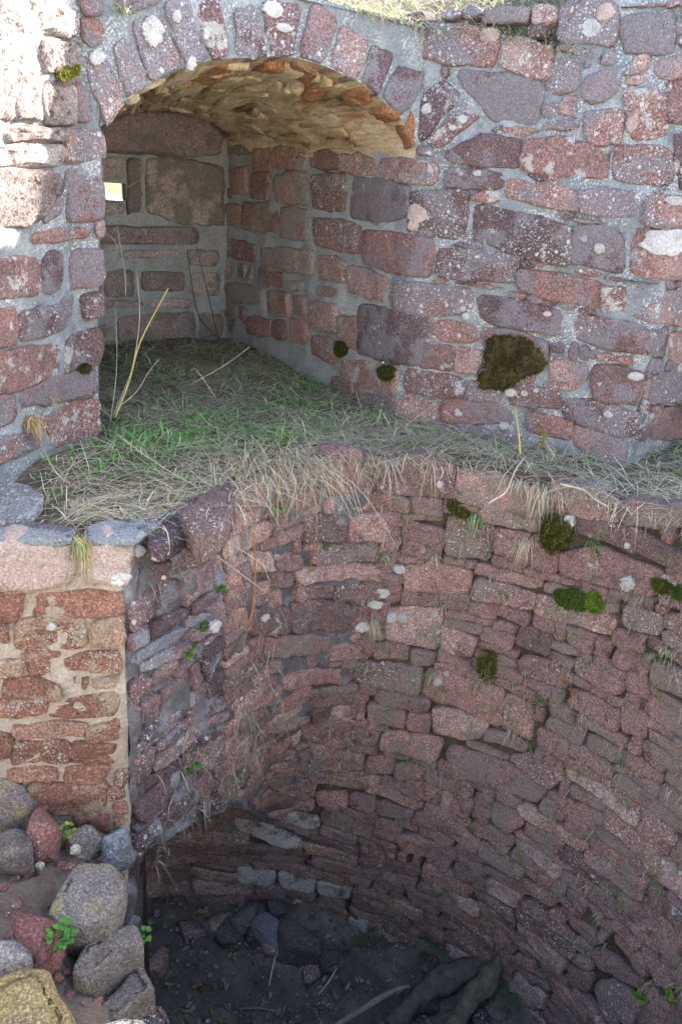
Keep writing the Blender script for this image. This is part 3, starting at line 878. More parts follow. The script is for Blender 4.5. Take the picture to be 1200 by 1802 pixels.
# underside of the overhang
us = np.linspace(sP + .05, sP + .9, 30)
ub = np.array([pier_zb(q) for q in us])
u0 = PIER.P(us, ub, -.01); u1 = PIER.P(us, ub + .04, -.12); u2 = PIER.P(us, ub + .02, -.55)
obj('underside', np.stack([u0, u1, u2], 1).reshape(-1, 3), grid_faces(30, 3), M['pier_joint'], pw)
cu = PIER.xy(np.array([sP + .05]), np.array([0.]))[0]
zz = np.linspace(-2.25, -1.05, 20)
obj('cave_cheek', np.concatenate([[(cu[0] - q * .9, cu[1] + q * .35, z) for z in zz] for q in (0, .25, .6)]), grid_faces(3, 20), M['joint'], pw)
SHAFT_STONES = '''575 792 632 790 636 868 600 874 574 876
655 806 730 802 800 814 796 876 720 870 656 868
806 824 880 838 962 868 952 915 870 896 800 880
968 846 1040 862 1086 882 1080 930 1010 905 975 895
1098 878 1160 886 1220 892 1220 930 1098 922
535 908 612 904 610 951 540 955
617 904 702 905 688 956 615 955
710 914 782 932 772 986 704 976
790 905 870 925 862 985 782 975
436 972 478 972 483 1005 440 1006
490 974 530 974 533 1000 490 1003
548 968 670 962 668 990 545 996
470 1006 515 1008 515 1030 472 1031
522 1001 690 998 690 1021 525 1029
540 1031 585 1029 585 1051 540 1056
590 1027 650 1031 645 1066 590 1056
514 1062 612 1059 610 1114 513 1116
616 1068 650 1070 655 1104 616 1110
685 1068 780 1070 768 1146 680 1126
440 1072 510 1066 508 1112 440 1116
465 1118 578 1116 575 1150 465 1156
580 1136 640 1134 648 1160 582 1163
660 1130 720 1135 718 1160 660 1158
723 1140 766 1151 761 1173 722 1166
500 1186 615 1179 612 1206 500 1212
623 1166 742 1172 737 1223 622 1203
712 990 830 1000 826 1046 712 1040
835 1014 944 1046 938 1077 830 1055
945 1044 1084 1086 1078 1122 940 1082
775 1100 842 1124 830 1156 774 1140
914 1098 972 1116 965 1152 908 1132
1000 1110 1042 1130 1038 1152 1000 1132
1083 1104 1132 1116 1128 1152 1078 1132
918 1150 1006 1180 990 1217 914 1182
1010 902 1100 926 1220 982 1220 1014 1090 962 1008 936
985 970 1060 966 1162 1002 1150 1052 1060 1032 985 1010
1165 1010 1225 1030 1225 1080 1160 1060
870 930 935 942 930 985 866 975
940 940 985 950 980 1010 930 995
755 1175 890 1215 880 1276 740 1226
1005 1208 1092 1250 1085 1288 1003 1240
893 1222 942 1240 932 1302 882 1280
965 1230 1014 1256 1006 1278 968 1256
545 1214 640 1210 636 1240 545 1246
530 1277 638 1274 635 1305 530 1307
645 1238 715 1246 712 1282 648 1270
720 1250 756 1258 753 1292 717 1281
760 1243 860 1268 852 1300 800 1300 760 1290
672 1286 780 1302 770 1341 668 1318
640 1290 668 1294 666 1318 642 1318
550 1311 640 1310 640 1336 550 1337
645 1331 698 1333 690 1360 645 1356
535 1345 615 1342 612 1362 535 1366
700 1342 746 1351 741 1373 697 1366
555 1395 610 1394 610 1420 558 1419
615 1400 660 1400 658 1425 615 1421
662 1412 728 1425 725 1441 662 1436
620 1370 660 1372 658 1397 620 1395
788 1310 877 1336 963 1387 943 1414 860 1380 788 1362
890 1333 940 1330 993 1360 967 1388 933 1370
867 1413 910 1427 923 1447 897 1464 863 1447
830 1443 903 1473 900 1491 830 1464
947 1283 1000 1300 997 1334 943 1314
1033 1290 1098 1320 1093 1344 1033 1318
1101 1320 1164 1360 1160 1382 1098 1345
1093 1240 1138 1260 1133 1302 1096 1287
850 1520 910 1550 937 1580 910 1571 866 1540
833 1563 907 1603 907 1624 836 1584
917 1547 977 1577 981 1590 967 1594 920 1558
982 1592 1053 1647 1047 1667 1007 1634
1030 1583 1077 1617 1080 1643 1053 1624
997 1697 1037 1713 1033 1748 1005 1734
910 1673 967 1713 960 1728 916 1694
903 1710 963 1750 957 1778 902 1748
1047 1665 1133 1727 1127 1742 1052 1698
1043 1735 1090 1728 1131 1767 1120 1800 1066 1798
1127 1660 1150 1680 1190 1730 1180 1741 1158 1730
415 1440 460 1447 533 1477 530 1491 483 1484 416 1458
477 1420 563 1440 560 1461 477 1444
705 1467 800 1491 800 1521 705 1498
630 1470 697 1484 697 1501 630 1488
738 1455 797 1478 795 1489 735 1466
420 1523 483 1530 480 1557 420 1551
493 1533 557 1550 550 1571 493 1557
560 1547 620 1561 613 1584 563 1574
620 1570 707 1610 707 1628 620 1592
510 1577 613 1607 610 1624 533 1604
717 1563 777 1587 773 1611 720 1588
633 1503 740 1530 737 1545 633 1519
727 1613 783 1640 783 1658 727 1632
613 1613 673 1627 667 1645 617 1632
1100 1060 1165 1085 1160 1120 1098 1098
1150 1160 1225 1195 1225 1240 1145 1205
1105 1180 1140 1195 1136 1230 1100 1215
780 1390 830 1410 824 1440 776 1420
1000 1400 1060 1435 1050 1462 996 1430'''
def on_sweep(x, y): return x < 660 and y < 1400
pm = Masonry(PIER, pw, M['pier'], proud=.010, rough=.010, grow=.011, jit=1.4)
pm.quads('''-40 950 60 952 128 956 126 1026 50 1032 -40 1032
152 946 200 946 228 954 224 1024 155 1022''', proud=.026, name='capstone', edge=.016, mat=M['cap'])
pm.rows('''70 1045 1079 212 1040 1080  -40 1036 1090 33 1040 1091  30 1090 1140 149 1088 1140  168 1096 1135 214 1086 1136
-40 1096 1130 12 1100 1131  58 1158 1184 85 1156 1183  118 1159 1178 208 1147 1183  -40 1164 1190 38 1160 1186
10 1195 1221 105 1200 1226  90 1240 1258 205 1215 1256  -40 1238 1264 75 1226 1252  30 1275 1295 155 1272 1293
158 1284 1303 204 1268 1300  28 1306 1343 118 1310 1341  130 1310 1339 201 1312 1341  22 1356 1372 95 1352 1371
120 1350 1371 183 1348 1376  62 1381 1426 181 1378 1431  138 1434 1452 184 1432 1462  45 1150 1160 100 1146 1154
-40 1290 1330 20 1296 1332  90 1100 1100 90 1100 1100'''.rsplit('90 1100', 1)[0].rsplit('  ', 1)[0])
pm.quads('''-40 1375 20 1372 62 1400 70 1455 40 1478 -40 1485''', mat=M['grey_rock'], proud=.05, depth=.12, rough=.01)
for line in SHAFT_STONES.strip().split('\n'):
    q_ = np.array(line.split(), float).reshape(-1, 2)
    if on_sweep(*q_.mean(0)): pm.px([tuple(k) for k in q_], mat=M['shaft'], proud=.013, rough=.007, tilt=.008, grow=.006)
pm.fill(sP - .13, sP - .002, -1.2, -.04, h=(.05, .11), w=(.05, .14), gap=.014, seed=25, minw=.022, rough=.01, proud=.010, jit=1.4, grow=.004)
_pb = lambda X, Z: Z > np.interp(X - sP, [0, .045, .05, .24, .42, .6, .75, .9, 1.4], [-1.36, -1.36, -1.07, -1.14, -1.21, -1.31, -1.45, -1.66, -1.7])
pm.fill(sP + .5, sP + 1.24, -1.7, -.02, h=(.035, .085), w=(.10, .32), gap=.005, seed=15, mat=M['shaft'], rough=.007, proud=.009, tilt=.008, grow=.005, mask=_pb)
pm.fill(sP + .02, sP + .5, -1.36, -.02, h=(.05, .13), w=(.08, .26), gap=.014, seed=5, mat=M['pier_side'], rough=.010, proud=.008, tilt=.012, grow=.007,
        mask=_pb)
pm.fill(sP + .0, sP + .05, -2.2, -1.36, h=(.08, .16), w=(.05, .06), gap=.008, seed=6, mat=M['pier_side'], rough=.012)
pm.build()
# top slabs of the stub
def slab_geo(outline, ztop_fn, thick, seed=0, edge=.015, rough=.006, q=.2, bottom_in=.9):
    p = ccw(np.asarray(outline, float)); p = chaikin(p, q, 1)
    size = math.sqrt(poly_area(p)); n = int(np.clip(size / .0045, 30, 90))
    p = resample(np.vstack([p, p[:1]]), n + 1)[:-1]
    c = p.mean(0); d = p - c; L = np.linalg.norm(d, axis=1, keepdims=True)
    p = p + d / L * (.035 * size * fbm(np.c_[p * 16, np.full(n, seed)], seed, 4))[:, None]
    d = p - c; L = np.linalg.norm(d, axis=1, keepdims=True)
    e = min(edge, size * .15)
    lay = [(bottom_in, -thick), (.985, -thick * .8), (1.0, -thick * .55), (1.005, -thick * .3), (1.0, -e * 1.1)]
    V = []
    for f, z in lay:
        q_ = c + d * f
        V.append(np.c_[q_, [ztop_fn(*k) + z for k in q_]])
    for f, z in ((np.maximum(.4, 1 - .4 * e / L), -.35 * e), (np.maximum(.4, 1 - e / L), 0), (np.maximum(.38, 1 - 1.7 * e / L), 0), (.74, 0), (.56, 0), (.38, 0), (.18, 0)):
        q_ = c + d * f
        V.append(np.c_[q_, [ztop_fn(*k) + z for k in q_]])
    V = np.vstack(V + [[(c[0], c[1], ztop_fn(*c))]])
    nzv = np.stack([fbm(V * 10 + 31 * k + seed, seed + k, 4) for k in range(3)], 1) * rough * np.array([1, 1, 1.3])
    V = V + nzv
    R = len(lay) + 7
    fs = [(i * n + j, i * n + (j + 1) % n, (i + 1) * n + (j + 1) % n, (i + 1) * n + j) for i in range(R - 1) for j in range(n)]
    fs += [((R - 1) * n + j, (R - 1) * n + (j + 1) % n, R * n) for j in range(n)]
    fs.append(tuple(reversed(range(n))))
    return V, fs
def slab_px(name, pts, z, thick, mat, label=None, cat=None, group=None, tilt=(0, 0), parent=None, **kw):
    P = np.array([at_z(x, y, z) for x, y in pts])[:, :2]
    c = P.mean(0)
    V, f = slab_geo(P, lambda x, y: z + (x - c[0]) * tilt[0] + (y - c[1]) * tilt[1], thick, **kw)
    o = obj(name, V, f, mat, parent)
    if label: tag(o, label, cat, group)
    return o
slab_px('top_slab', [(-40, 925), (60, 918), (135, 928), (128, 952), (60, 948), (-40, 950)], .006, .022, M['slab'], parent=pw, seed=3, edge=.005, q=.1, rough=.004)
slab_px('top_slab', [(150, 925), (190, 915), (255, 910), (262, 930), (235, 948), (155, 946)], .004, .022, M['slab'], parent=pw, seed=4, edge=.005, q=.1, rough=.004)
slab_px('top_slab', [(250, 925), (290, 905), (335, 895), (330, 930), (280, 960), (255, 955)], -.02, .06, M['pier_side'], parent=pw, seed=5, edge=.008, q=.1)
slab_px('top_slab', [(315, 905), (350, 865), (405, 842), (418, 880), (395, 915), (350, 945)], .0, .10, M['shaft'], parent=pw, seed=6, rough=.008, edge=.012, q=.1)
tag(slab_px('flat_stone', [(-30, 850), (40, 845), (80, 868), (60, 908), (-30, 922)], .015, .04, M['slab'], seed=8, edge=.006, q=.1, rough=.004),
    'pale grey lichened flat stone on the ledge at the left edge', 'stone')

# --- the shaft
sh = thing('stone_shaft', 'round dry-stone shaft of red sandstone sinking below the ledge', 'well shaft', (.2, 1.76, -2.2))
SHAFT.sheet('joint_bed', 0, SHAFT.L, -2.45, -.03, M['joint'], sh, h=-.014, amp=.012, res=.016)
# near half of the shaft, behind and under the viewer's edge
nt = np.radians(np.linspace(-28, -184, 40))
nv_ = [[(.2 + 1.1 * math.cos(t), 1.645 + 1.1 * math.sin(t), z) for z in np.linspace(-2.45, -.9, 20)] for t in nt]
obj('near_side', np.array(nv_).reshape(-1, 3), grid_faces(40, 20), M['joint'], sh)
sm = Masonry(SHAFT, sh, M['shaft'], proud=.011, rough=.007, edge=.007, tilt=.008, depth=.07, grow=.006)
for line in SHAFT_STONES.strip().split('\n'):
    q_ = np.array(line.split(), float).reshape(-1, 2)
    c_ = q_.mean(0)
    pale_ = min(np.hypot(*(c_ - np.array(k))) for k in ((460, 1462), (452, 1540), (522, 1550), (642, 1628), (520, 1440), (590, 1565), (767, 1470))) < 22
    if not on_sweep(*c_): sm.px([tuple(k) for k in q_], mat=M['limed'] if pale_ else None)
sm.fill(.35, SHAFT.L - .15, -2.34, -.05, h=(.035, .08), w=(.11, .34), gap=.004, seed=12, minw=.03, minh=.02)
sm.build()

# ================================================================== RUBBLE, ROCKS
edge_px = [(228, 1470), (222, 1520), (215, 1580), (222, 1640), (240, 1700), (265, 1755), (300, 1830), (330, 1900)]
edge_z = [-.93, -.93, -.92, -.93, -.97, -1.0, -1.0, -1.0]
EDGE = np.array([at_z(x, y, z) for (x, y), z in zip(edge_px, edge_z)])
eo = EDGE[:, 1].argsort()
def edge_x(y): return np.interp(y, EDGE[eo, 1], EDGE[eo, 0]) - .035
def rub_z(x, y):
    x = np.asarray(x, float); y = np.asarray(y, float)
    return -.925 + .03 * np.clip((1.8 - y) / .8, 0, 1.2) - .13 * np.clip((x - edge_x(y) + .16) / .12, 0, 1) * (y < 1.62) + .12 * np.clip((-.75 - x) / .6, 0, 1) + .022 * fbm(np.stack([x * 7, y * 7, x * 0], -1), 14) + .010 * fbm(np.stack([x * 30, y * 30, x * 0], -1), 15)
ry = np.linspace(.55, 1.86, 60); rt = np.linspace(0, 1, 60)
RYY, RT = np.meshgrid(ry, rt, indexing='ij')
RX = -1.9 + (edge_x(RYY) + 1.9) * RT
RZ = rub_z(RX, RYY) - .05 * np.clip((RT - .93) / .07, 0, 1)
kind(obj('rubble_ground', np.stack([RX, RYY, RZ], -1).reshape(-1, 3), grid_faces(60, 60, flip=True), M['rubble_earth'], base=np.zeros(3)), 'structure')
bz = np.linspace(0, 1, 24)
BV = np.array([[(edge_x(y) - .10 * np.sin(b * 3) + .02 * vnoise(np.array([y * 9, b * 12, 3.])), y, (rub_z(edge_x(y), y) - .05) * (1 - b) - 2.3 * b) for b in bz] for y in ry])
kind(obj('rubble_bank', BV.reshape(-1, 3), grid_faces(60, 24), M['joint'], base=np.zeros(3)), 'structure')

def rock_geo(c, size, seed, rot=0.0, tilt=(0, 0), rough=.03, planes=13, sub=22):
    r = np.random.default_rng(seed)
    nrm = r.normal(size=(planes, 3)); nrm /= np.linalg.norm(nrm, axis=1, keepdims=True)
    nrm = np.vstack([nrm, [[0, 0, 1], [0, 0, -1], [1, 0, 0], [-1, 0, 0], [0, 1, 0], [0, -1, 0]]])
    dd = np.r_[r.uniform(.66, 1.02, planes), r.uniform(.78, .95, 6)]
    u = np.linspace(0, math.pi, sub); v = np.linspace(0, 2 * math.pi, 2 * sub, endpoint=False)
    U, Vv = np.meshgrid(u, v, indexing='ij')
    D = np.stack([np.sin(U) * np.cos(Vv), np.sin(U) * np.sin(Vv), np.cos(U)], -1).reshape(-1, 3)
    k = D @ nrm.T
    R = np.where(k > .05, dd / np.maximum(k, .05), 9)
    R = -np.log(np.exp(-R * 40).sum(1)) / 40
    P = D * R[:, None]
    P = P + D * (fbm(P * 3 + seed, seed, 3) * rough)[:, None]
    P = P * np.array(size)
    cz, sz = math.cos(rot), math.sin(rot)
    P = P @ np.array([[cz, sz, 0], [-sz, cz, 0], [0, 0, 1]])
    P[:, 2] += P[:, 0] * tilt[0] + P[:, 1] * tilt[1]
    n2 = 2 * sub
    fs = [(i * n2 + j, (i + 1) * n2 + j, (i + 1) * n2 + (j + 1) % n2, i * n2 + (j + 1) % n2) for i in range(sub - 1) for j in range(n2)]
    return P + np.array(c), fs
def rock(name, px, z, size, mat, label, seed, rot=0., tilt=(0, 0), cat='rock', group=None, **kw):
    c = at_z(px[0], px[1], z)
    V, f = rock_geo(c, size, seed, rot, tilt, **kw)
    return tag(obj(name, V, f, mat), label, cat, group)

tag(slab_px('rubble_rock', [(82, 1606), (112, 1550), (146, 1508), (205, 1508), (220, 1572), (196, 1606), (142, 1628), (92, 1622)], -.80, .12, M['grey_rock'], seed=21, rough=.010, edge=.012, tilt=(-.05, -.1), bottom_in=.96, q=.08),
    'large flat grey rubble stone with a yellow lichened edge, below the wall stub', 'rock')
tag(slab_px('rubble_rock', [(118, 1712), (150, 1662), (236, 1616), (252, 1652), (205, 1680), (152, 1722)], -.87, .14, M['grey_rock'], seed=22, rough=.010, edge=.012, bottom_in=.97, q=.08),
    'grey rubble block, middle of the three stepped blocks at the pit edge', 'rock')
tag(slab_px('rubble_rock', [(160, 1782), (205, 1735), (252, 1694), (282, 1742), (240, 1768), (200, 1800)], -.95, .16, M['grey_rock'], seed=23, rough=.010, edge=.012, bottom_in=.97, q=.08),
    'grey rubble block with yellow lichen corner, lowest of the three stepped blocks', 'rock')
tag(slab_px('rubble_rock', [(225, 1812), (262, 1775), (285, 1768), (320, 1830), (250, 1860)], -1.04, .16, M['dark_rock'], seed=24, rough=.016, edge=.03),
    'dark rubble stone at the bottom edge beside the pit', 'rock')
tag(slab_px('rubble_rock', [(-40, 1740), (10, 1708), (48, 1694), (85, 1700), (112, 1742), (150, 1795), (165, 1840), (60, 1880), (-40, 1870)], -.70, .18, M['yellow_rock'], seed=25, rough=.012, edge=.02, tilt=(-.1, .1), q=.12),
    'big rounded boulder covered in yellow lichen at the lower left corner', 'rock')
tag(slab_px('rubble_rock', [(140, 1835), (160, 1790), (225, 1772), (282, 1780), (298, 1840), (210, 1870)], -.56, .2, M['pale_rock'], seed=26, rough=.012, edge=.03),
    'small pale stone in full sun at the bottom edge', 'rock')
rock('rubble_rock', (12, 1502), -.86, (.075, .07, .07), M['grey_rock'], 'pinkish grey stone at the left edge beside the red angular stone', 31, .4)
rock('rubble_rock', (74, 1476), -.86, (.062, .06, .085), M['red_rock'], 'upright angular dark red stone under the wall stub', 35, 1.1, tilt=(.2, 0))
rock('rubble_rock', (72, 1660), -.83, (.06, .075, .065), M['red_rock'], 'broken red sandstone lump left of the green herb', 37, .6)
rock('rubble_rock', (10, 1688), -.84, (.08, .05, .05), M['grey_rock'], 'low grey stone at the left edge above the yellow boulder', 39, .2)
rock('rubble_rock', (206, 1500), -.90, (.05, .05, .06), M['slab'], 'small blue-grey stone at the foot of the wall stub corner', 41, .5)
rock('rubble_rock', (150, 1490), -.93, (.05, .05, .045), M['grey_rock'], 'small grey stone at the foot of the stub beside the yellow-green herb', 43, .9)
rock('rubble_rock', (134, 1494), -.90, (.016, .013, .012), M['pale_rock'], 'tiny whitish pebble under the yellow-green herb', 44)
rock('rubble_rock', (70, 1525), -.90, (.012, .012, .012), M['pale_rock'], 'tiny white pebble below the red angular stone', 45)
# small chips lying on the rubble
V = []; Fs = []; o_ = 0
for k in range(230):
    y = random.uniform(1.0, 1.78); x = random.uniform(-1.25, float(edge_x(y)) - .02)
    r_ = random.uniform(.005, .02)
    P, f = rock_geo((x, y, float(rub_z(x, y)) + r_ * .2), (r_, r_ * random.uniform(.6, 1), r_ * random.uniform(.4, .8)), k, random.random() * 6, planes=7, sub=6)
    V.append(P); Fs += [tuple(q + o_ for q in g) for g in f]; o_ += len(P)
kind(obj('stone_chips', np.vstack(V), Fs, M['red_rock'], base=np.zeros(3)), 'stuff')
# gravel on the pit floor
V = []; Fs = []; o_ = 0
for k in range(1500):
    x = random.uniform(-1.0, 1.0); y = random.uniform(1.6, 2.75)
    r_ = random.uniform(.004, .018) * (1.6 if random.random() < .06 else 1)
    P, f = rock_geo((x, y, float(floor_z(x, y)) + r_ * .25), (r_, r_ * random.uniform(.6, 1), r_ * random.uniform(.4, .8)), k, random.random() * 6, planes=7, sub=5)
    V.append(P); Fs += [tuple(q + o_ for q in g) for g in f]; o_ += len(P)
kind(obj('gravel', np.vstack(V), Fs, M['grey_rock'], base=np.zeros(3)), 'stuff')

# fallen stones in the pit
def pit(name, px, size, mat, label, seed, rot=0., dz=.0, **kw):
    z = -2.1
    for _ in range(6):
        p = at_z(px[0], px[1], z); z = float(floor_z(p[0], p[1])) + size[2] * .55 + dz
    return rock(name, px, z, size, mat, label, seed, rot, **kw)
pit('fallen_stone', (425, 1628), (.075, .06, .06), M['grey_rock'], 'pale grey fallen stone, left of the white-veined one on the pit floor', 51, .3)
pit('fallen_stone', (472, 1640), (.09, .07, .065), M['slab'], 'white-veined fallen stone between two others on the pit floor', 52, -.3)
pit('fallen_stone', (530, 1662), (.115, .07, .085), M['dark_rock'], 'squared dark grey block fallen on the pit floor', 53, -.1, planes=4)
pit('fallen_stone', (398, 1640), (.06, .085, .05), M['dark_rock'], 'leaning dark stone at the left end of the fallen row', 54, .7)
pit('fallen_stone', (582, 1690), (.06, .05, .05), M['dark_rock'], 'small mossy stone right of the squared dark block', 55, .2)
pit('fallen_stone', (915, 1740), (.11, .07, .07), M['shaft'], 'reddish fallen stone against the pit wall right of the mossy log', 56, -.7)
pit('fallen_stone', (845, 1652), (.06, .05, .05), M['shaft'], 'small reddish stone above the upper end of the mossy log', 57, .3)

for k in range(18):
    x = random.uniform(-.7, .85); y = -.35 * 0 + 1.12 + math.sqrt(max(0, 1.6 ** 2 - (x + .35) ** 2)) - random.uniform(.05, .3)
    r_ = random.uniform(.028, .065)
    V, f = rock_geo((x, y, float(floor_z(x, y)) + r_ * .3), (r_ * 1.3, r_, r_ * .75), 300 + k, random.random() * 6)
    tag(obj('fallen_stone', V, f, M['dark_rock'] if k % 3 else M['shaft']), 'small dark stone half buried along the foot of the pit wall', 'rock', 'small stones along the foot of the pit wall')
V = []; Fs = []; Cl = []
# ------------------------------------------------------------------ logs and twigs
def tube_geo(pts, rad, n=8, rough=0.0, seed=0, sub=5):
    pts = np.asarray(pts, float); rad = np.asarray(rad, float)
    t = np.linspace(0, 1, len(pts)); tt = np.linspace(0, 1, (len(pts) - 1) * sub + 1)
    # catmull-rom through the points
    Pp = np.vstack([2 * pts[0] - pts[1], pts, 2 * pts[-1] - pts[-2]])
    out = []
    for q in tt:
        i = min(int(q * (len(pts) - 1)), len(pts) - 2); f = q * (len(pts) - 1) - i
        a, b, c, d = Pp[i], Pp[i + 1], Pp[i + 2], Pp[i + 3]
        out.append(.5 * (2 * b + (c - a) * f + (2 * a - 5 * b + 4 * c - d) * f * f + (3 * b - a - 3 * c + d) * f ** 3))
    out = np.array(out); R = np.interp(tt, t, rad)
    tg = np.gradient(out, axis=0); tg /= np.linalg.norm(tg, axis=1, keepdims=True) + 1e-9
    ref = np.array([.3, .2, .93]); a = np.cross(tg, ref); a /= np.linalg.norm(a, axis=1, keepdims=True) + 1e-9; b = np.cross(tg, a)
    an = np.linspace(0, 2 * math.pi, n, endpoint=False)
    V = out[:, None] + R[:, None, None] * (np.cos(an)[None, :, None] * a[:, None] + np.sin(an)[None, :, None] * b[:, None])
    if rough: 
        dirs = V - out[:, None]
        V = V + dirs * (fbm(V * 18 + seed, seed, 3) * rough)[..., None]
    m = len(out)
    fs = [(i * n + j, i * n + (j + 1) % n, (i + 1) * n + (j + 1) % n, (i + 1) * n + j) for i in range(m - 1) for j in range(n)]
    fs += [tuple(reversed(range(n))), tuple((m - 1) * n + j for j in range(n))]
    return V.reshape(-1, 3), fs
def tube(name, pts, rad, mat, parent=None, **kw):
    V, f = tube_geo(pts, rad, **kw)
    return obj(name, V, f, mat, parent)
LZ_ = -.10
def at_f(x, y, z): return at_z(x, y, z + LZ_)
lg = thing('log', 'dark rotten log with a pale split branch lying on the pit floor', 'log', at_f(760, 1740, -2.05))
tube('trunk', [at_f(690, 1812, -2.02), at_f(740, 1755, -2.0), at_f(800, 1720, -1.97), at_f(880, 1675, -1.90)], [.038, .05, .047, .03], M['bark'], lg, n=16, rough=.5, seed=3, sub=12)
tube('branch', [at_f(575, 1815, -2.05), at_f(640, 1775, -2.02), at_f(690, 1745, -1.97), at_f(720, 1735, -1.96)], [.010, .014, .012, .006], M['branch_bark'], lg, n=8, rough=.2)
tube('branch', [at_f(650, 1810, -2.04), at_f(710, 1785, -2.0), at_f(735, 1765, -1.97)], [.008, .009, .005], M['bark'], lg, n=6, rough=.2)
tag(tube('log', [at_f(790, 1825, -1.98), at_f(835, 1755, -1.92), at_f(870, 1700, -1.86), at_f(895, 1660, -1.80)], [.036, .042, .037, .022], M['bark_moss'], n=16, rough=.5, seed=8, sub=12),
    'mossy grey-brown log leaning on the pit wall beside the dark log', 'log')
tag(tube('twig', [at_f(602, 1655, -2.08), at_f(625, 1685, -2.06), at_f(660, 1715, -2.04), at_f(685, 1742, -1.96)], [.003, .004, .004, .003], M['stem_dark']), 'thin bent twig lying on the pit floor above the dark log', 'twig')
tag(tube('twig', [at_f(485, 1682, -2.05), at_f(478, 1712, -2.07), at_f(474, 1735, -2.08)], [.003, .003, .002], M['stem_pale']), 'short pale twig standing below the squared dark block', 'twig')
tag(tube('twig', [at_f(592, 1705, -2.06), at_f(578, 1728, -2.06), at_f(560, 1750, -2.07)], [.003, .003, .002], M['stem_pale']), 'short pale twig slanting on the pit floor right of the squared block', 'twig')

# ================================================================== PLANTS
def blades_geo(root, az, L, w, lean, fall, up, col):
    """arched ribbons: all arguments are arrays of one value per blade"""
    n = len(L)
    T = np.array([0, .28, .58, .82, 1.0])
    hd = np.stack([np.cos(az), np.sin(az), np.zeros(n)], -1); sd = np.stack([-np.sin(az), np.cos(az), np.zeros(n)], -1)
    P = root[:, None] + hd[:, None] * (L * lean)[:, None, None] * (T + .35 * T ** 2)[None, :, None]
    P[:, :, 2] += L[:, None] * (up[:, None] * T - fall[:, None] * T ** 2)
    ww = w[:, None] * np.array([.9, 1, .8, .5, 0])[None]
    wob = (RNG.random((n, 1)) - .5) * .25 * L[:, None] * np.sin(T * 3.1 + RNG.random((n, 1)) * 3)
    P = P + sd[:, None] * wob[..., None]
    A = P[:, :4] + sd[:, None] * ww[:, :4, None]; Bv = P[:, :4] - sd[:, None] * ww[:, :4, None]
    V = np.concatenate([np.stack([A, Bv], 2).reshape(n, 8, 3), P[:, 4:5]], 1)
    base = (np.arange(n) * 9)[:, None]
    q = np.array([[0, 1, 3, 2], [2, 3, 5, 4], [4, 5, 7, 6]])
    quads = (base[:, :, None] + q[None]).reshape(-1, 4)
    tri = (base + np.array([[6, 7, 8]])).reshape(-1, 3)
    cl = np.repeat(col[:, None], 9, 1) * np.linspace(.75, 1.1, 9)[None, :, None] if False else np.repeat(col[:, None], 9, 1)
    return V.reshape(-1, 3), [tuple(k) for k in quads.tolist()] + [tuple(k) for k in tri.tolist()], cl.reshape(-1, 3)
DRY = np.array([(.52, .46, .34), (.43, .38, .29), (.62, .55, .41), (.30, .26, .20), (.46, .37, .24)])
GREEN = np.array([(.11, .24, .06), (.14, .30, .075), (.10, .19, .065), (.19, .28, .10)])
def pick(pal, n, var=.25):
    c = pal[RNG.integers(0, len(pal), n)]
    return c * (1 + var * (RNG.random((n, 1)) - .5) * 2)
def blob(x, y, cx, cy, rx, ry): return np.exp(-(((x - cx) / rx) ** 2 + ((y - cy) / ry) ** 2))

# turf of the ledge and the niche floor
n0 = 95000
gx_ = RNG.uniform(-1.75, 1.7, n0); gy_ = RNG.uniform(1.7, 4.9, n0)
gzv = ledge_z(gx_, gy_)
d_ = np.stack([gx_, gy_, gzv], 1) - EYE; wz = d_ @ _f
PX = W0 / 2 + F * (d_ @ _r) / wz; PY = H0 / 2 - F * (d_ @ _u) / wz
sd_s = shaft_up_sd(gx_, gy_)
on = ((sd_s > .01) | ((gx_ < pier_side_x(gy_) - .01) & (gy_ < 2.7))) & (PX > -60) & (PX < 1300) & (PY > 560) & (PY < 960)
on &= ~((gx_ < pier_side_x(gy_) + .02) & (gy_ < 2.3) & (PY > 932))
# inside the tower walls or the niche only
sdF, stF = FRONT._sd(np.stack([gx_, gy_], 1), np.zeros(n0)); sdR, stR = RIGHT._sd(np.stack([gx_, gy_], 1), np.zeros(n0)); sdB, _ = BACK._sd(np.stack([gx_, gy_], 1), np.zeros(n0))
nd = (np.array(B) - CC) / np.linalg.norm(np.array(B) - CC)
across = (gx_ - CC[0]) * nd[1] - (gy_ - CC[1]) * nd[0]
inn = (across < -.02) & (across > -1.16) & (sdB < -.03)
tower = (np.hypot(gx_ - .09, gy_ - 2.15) < 1.16) & (sdF < -.01)
right_open = (sdR < -.01) & (gy_ < 3.3) & (gx_ > .1)
on &= (inn & (gy_ > 2.6)) | (tower & (gy_ < 3.0)) | (right_open & (gx_ > 0))
on &= ~((PX < 90) & (PY > 838) & (PY < 930) & (PX < 85))
dens = .42 + .5 * blob(PX, PY, 250, 780, 150, 60) + .4 * blob(PX, PY, 540, 760, 200, 80) + .4 * blob(PX, PY, 420, 660, 220, 60) + .35 * blob(PX, PY, 850, 770, 400, 40)
dens *= np.where((PX > 60) & (PX < 420) & (PY > 850), 1.5, 1)
dens *= np.clip(1.25 - (gy_ - 2.4) * .28, .35, 1)
on &= RNG.random(n0) < dens
gx_, gy_, gzv, PX, PY, sd_s = [q[on] for q in (gx_, gy_, gzv, PX, PY, sd_s)]
n1 = len(gx_)
pg = .14 + 1.1 * blob(PX, PY, 225, 785, 130, 45) + .55 * blob(PX, PY, 420, 775, 120, 25) + .75 * blob(PX, PY, 540, 660, 60, 55) + .35 * blob(PX, PY, 430, 720, 150, 60) + .5 * blob(PX, PY, 760, 735, 160, 16) + .5 * blob(PX, PY, 1170, 800, 80, 40) + .35 * blob(PX, PY, 230, 640, 60, 50)
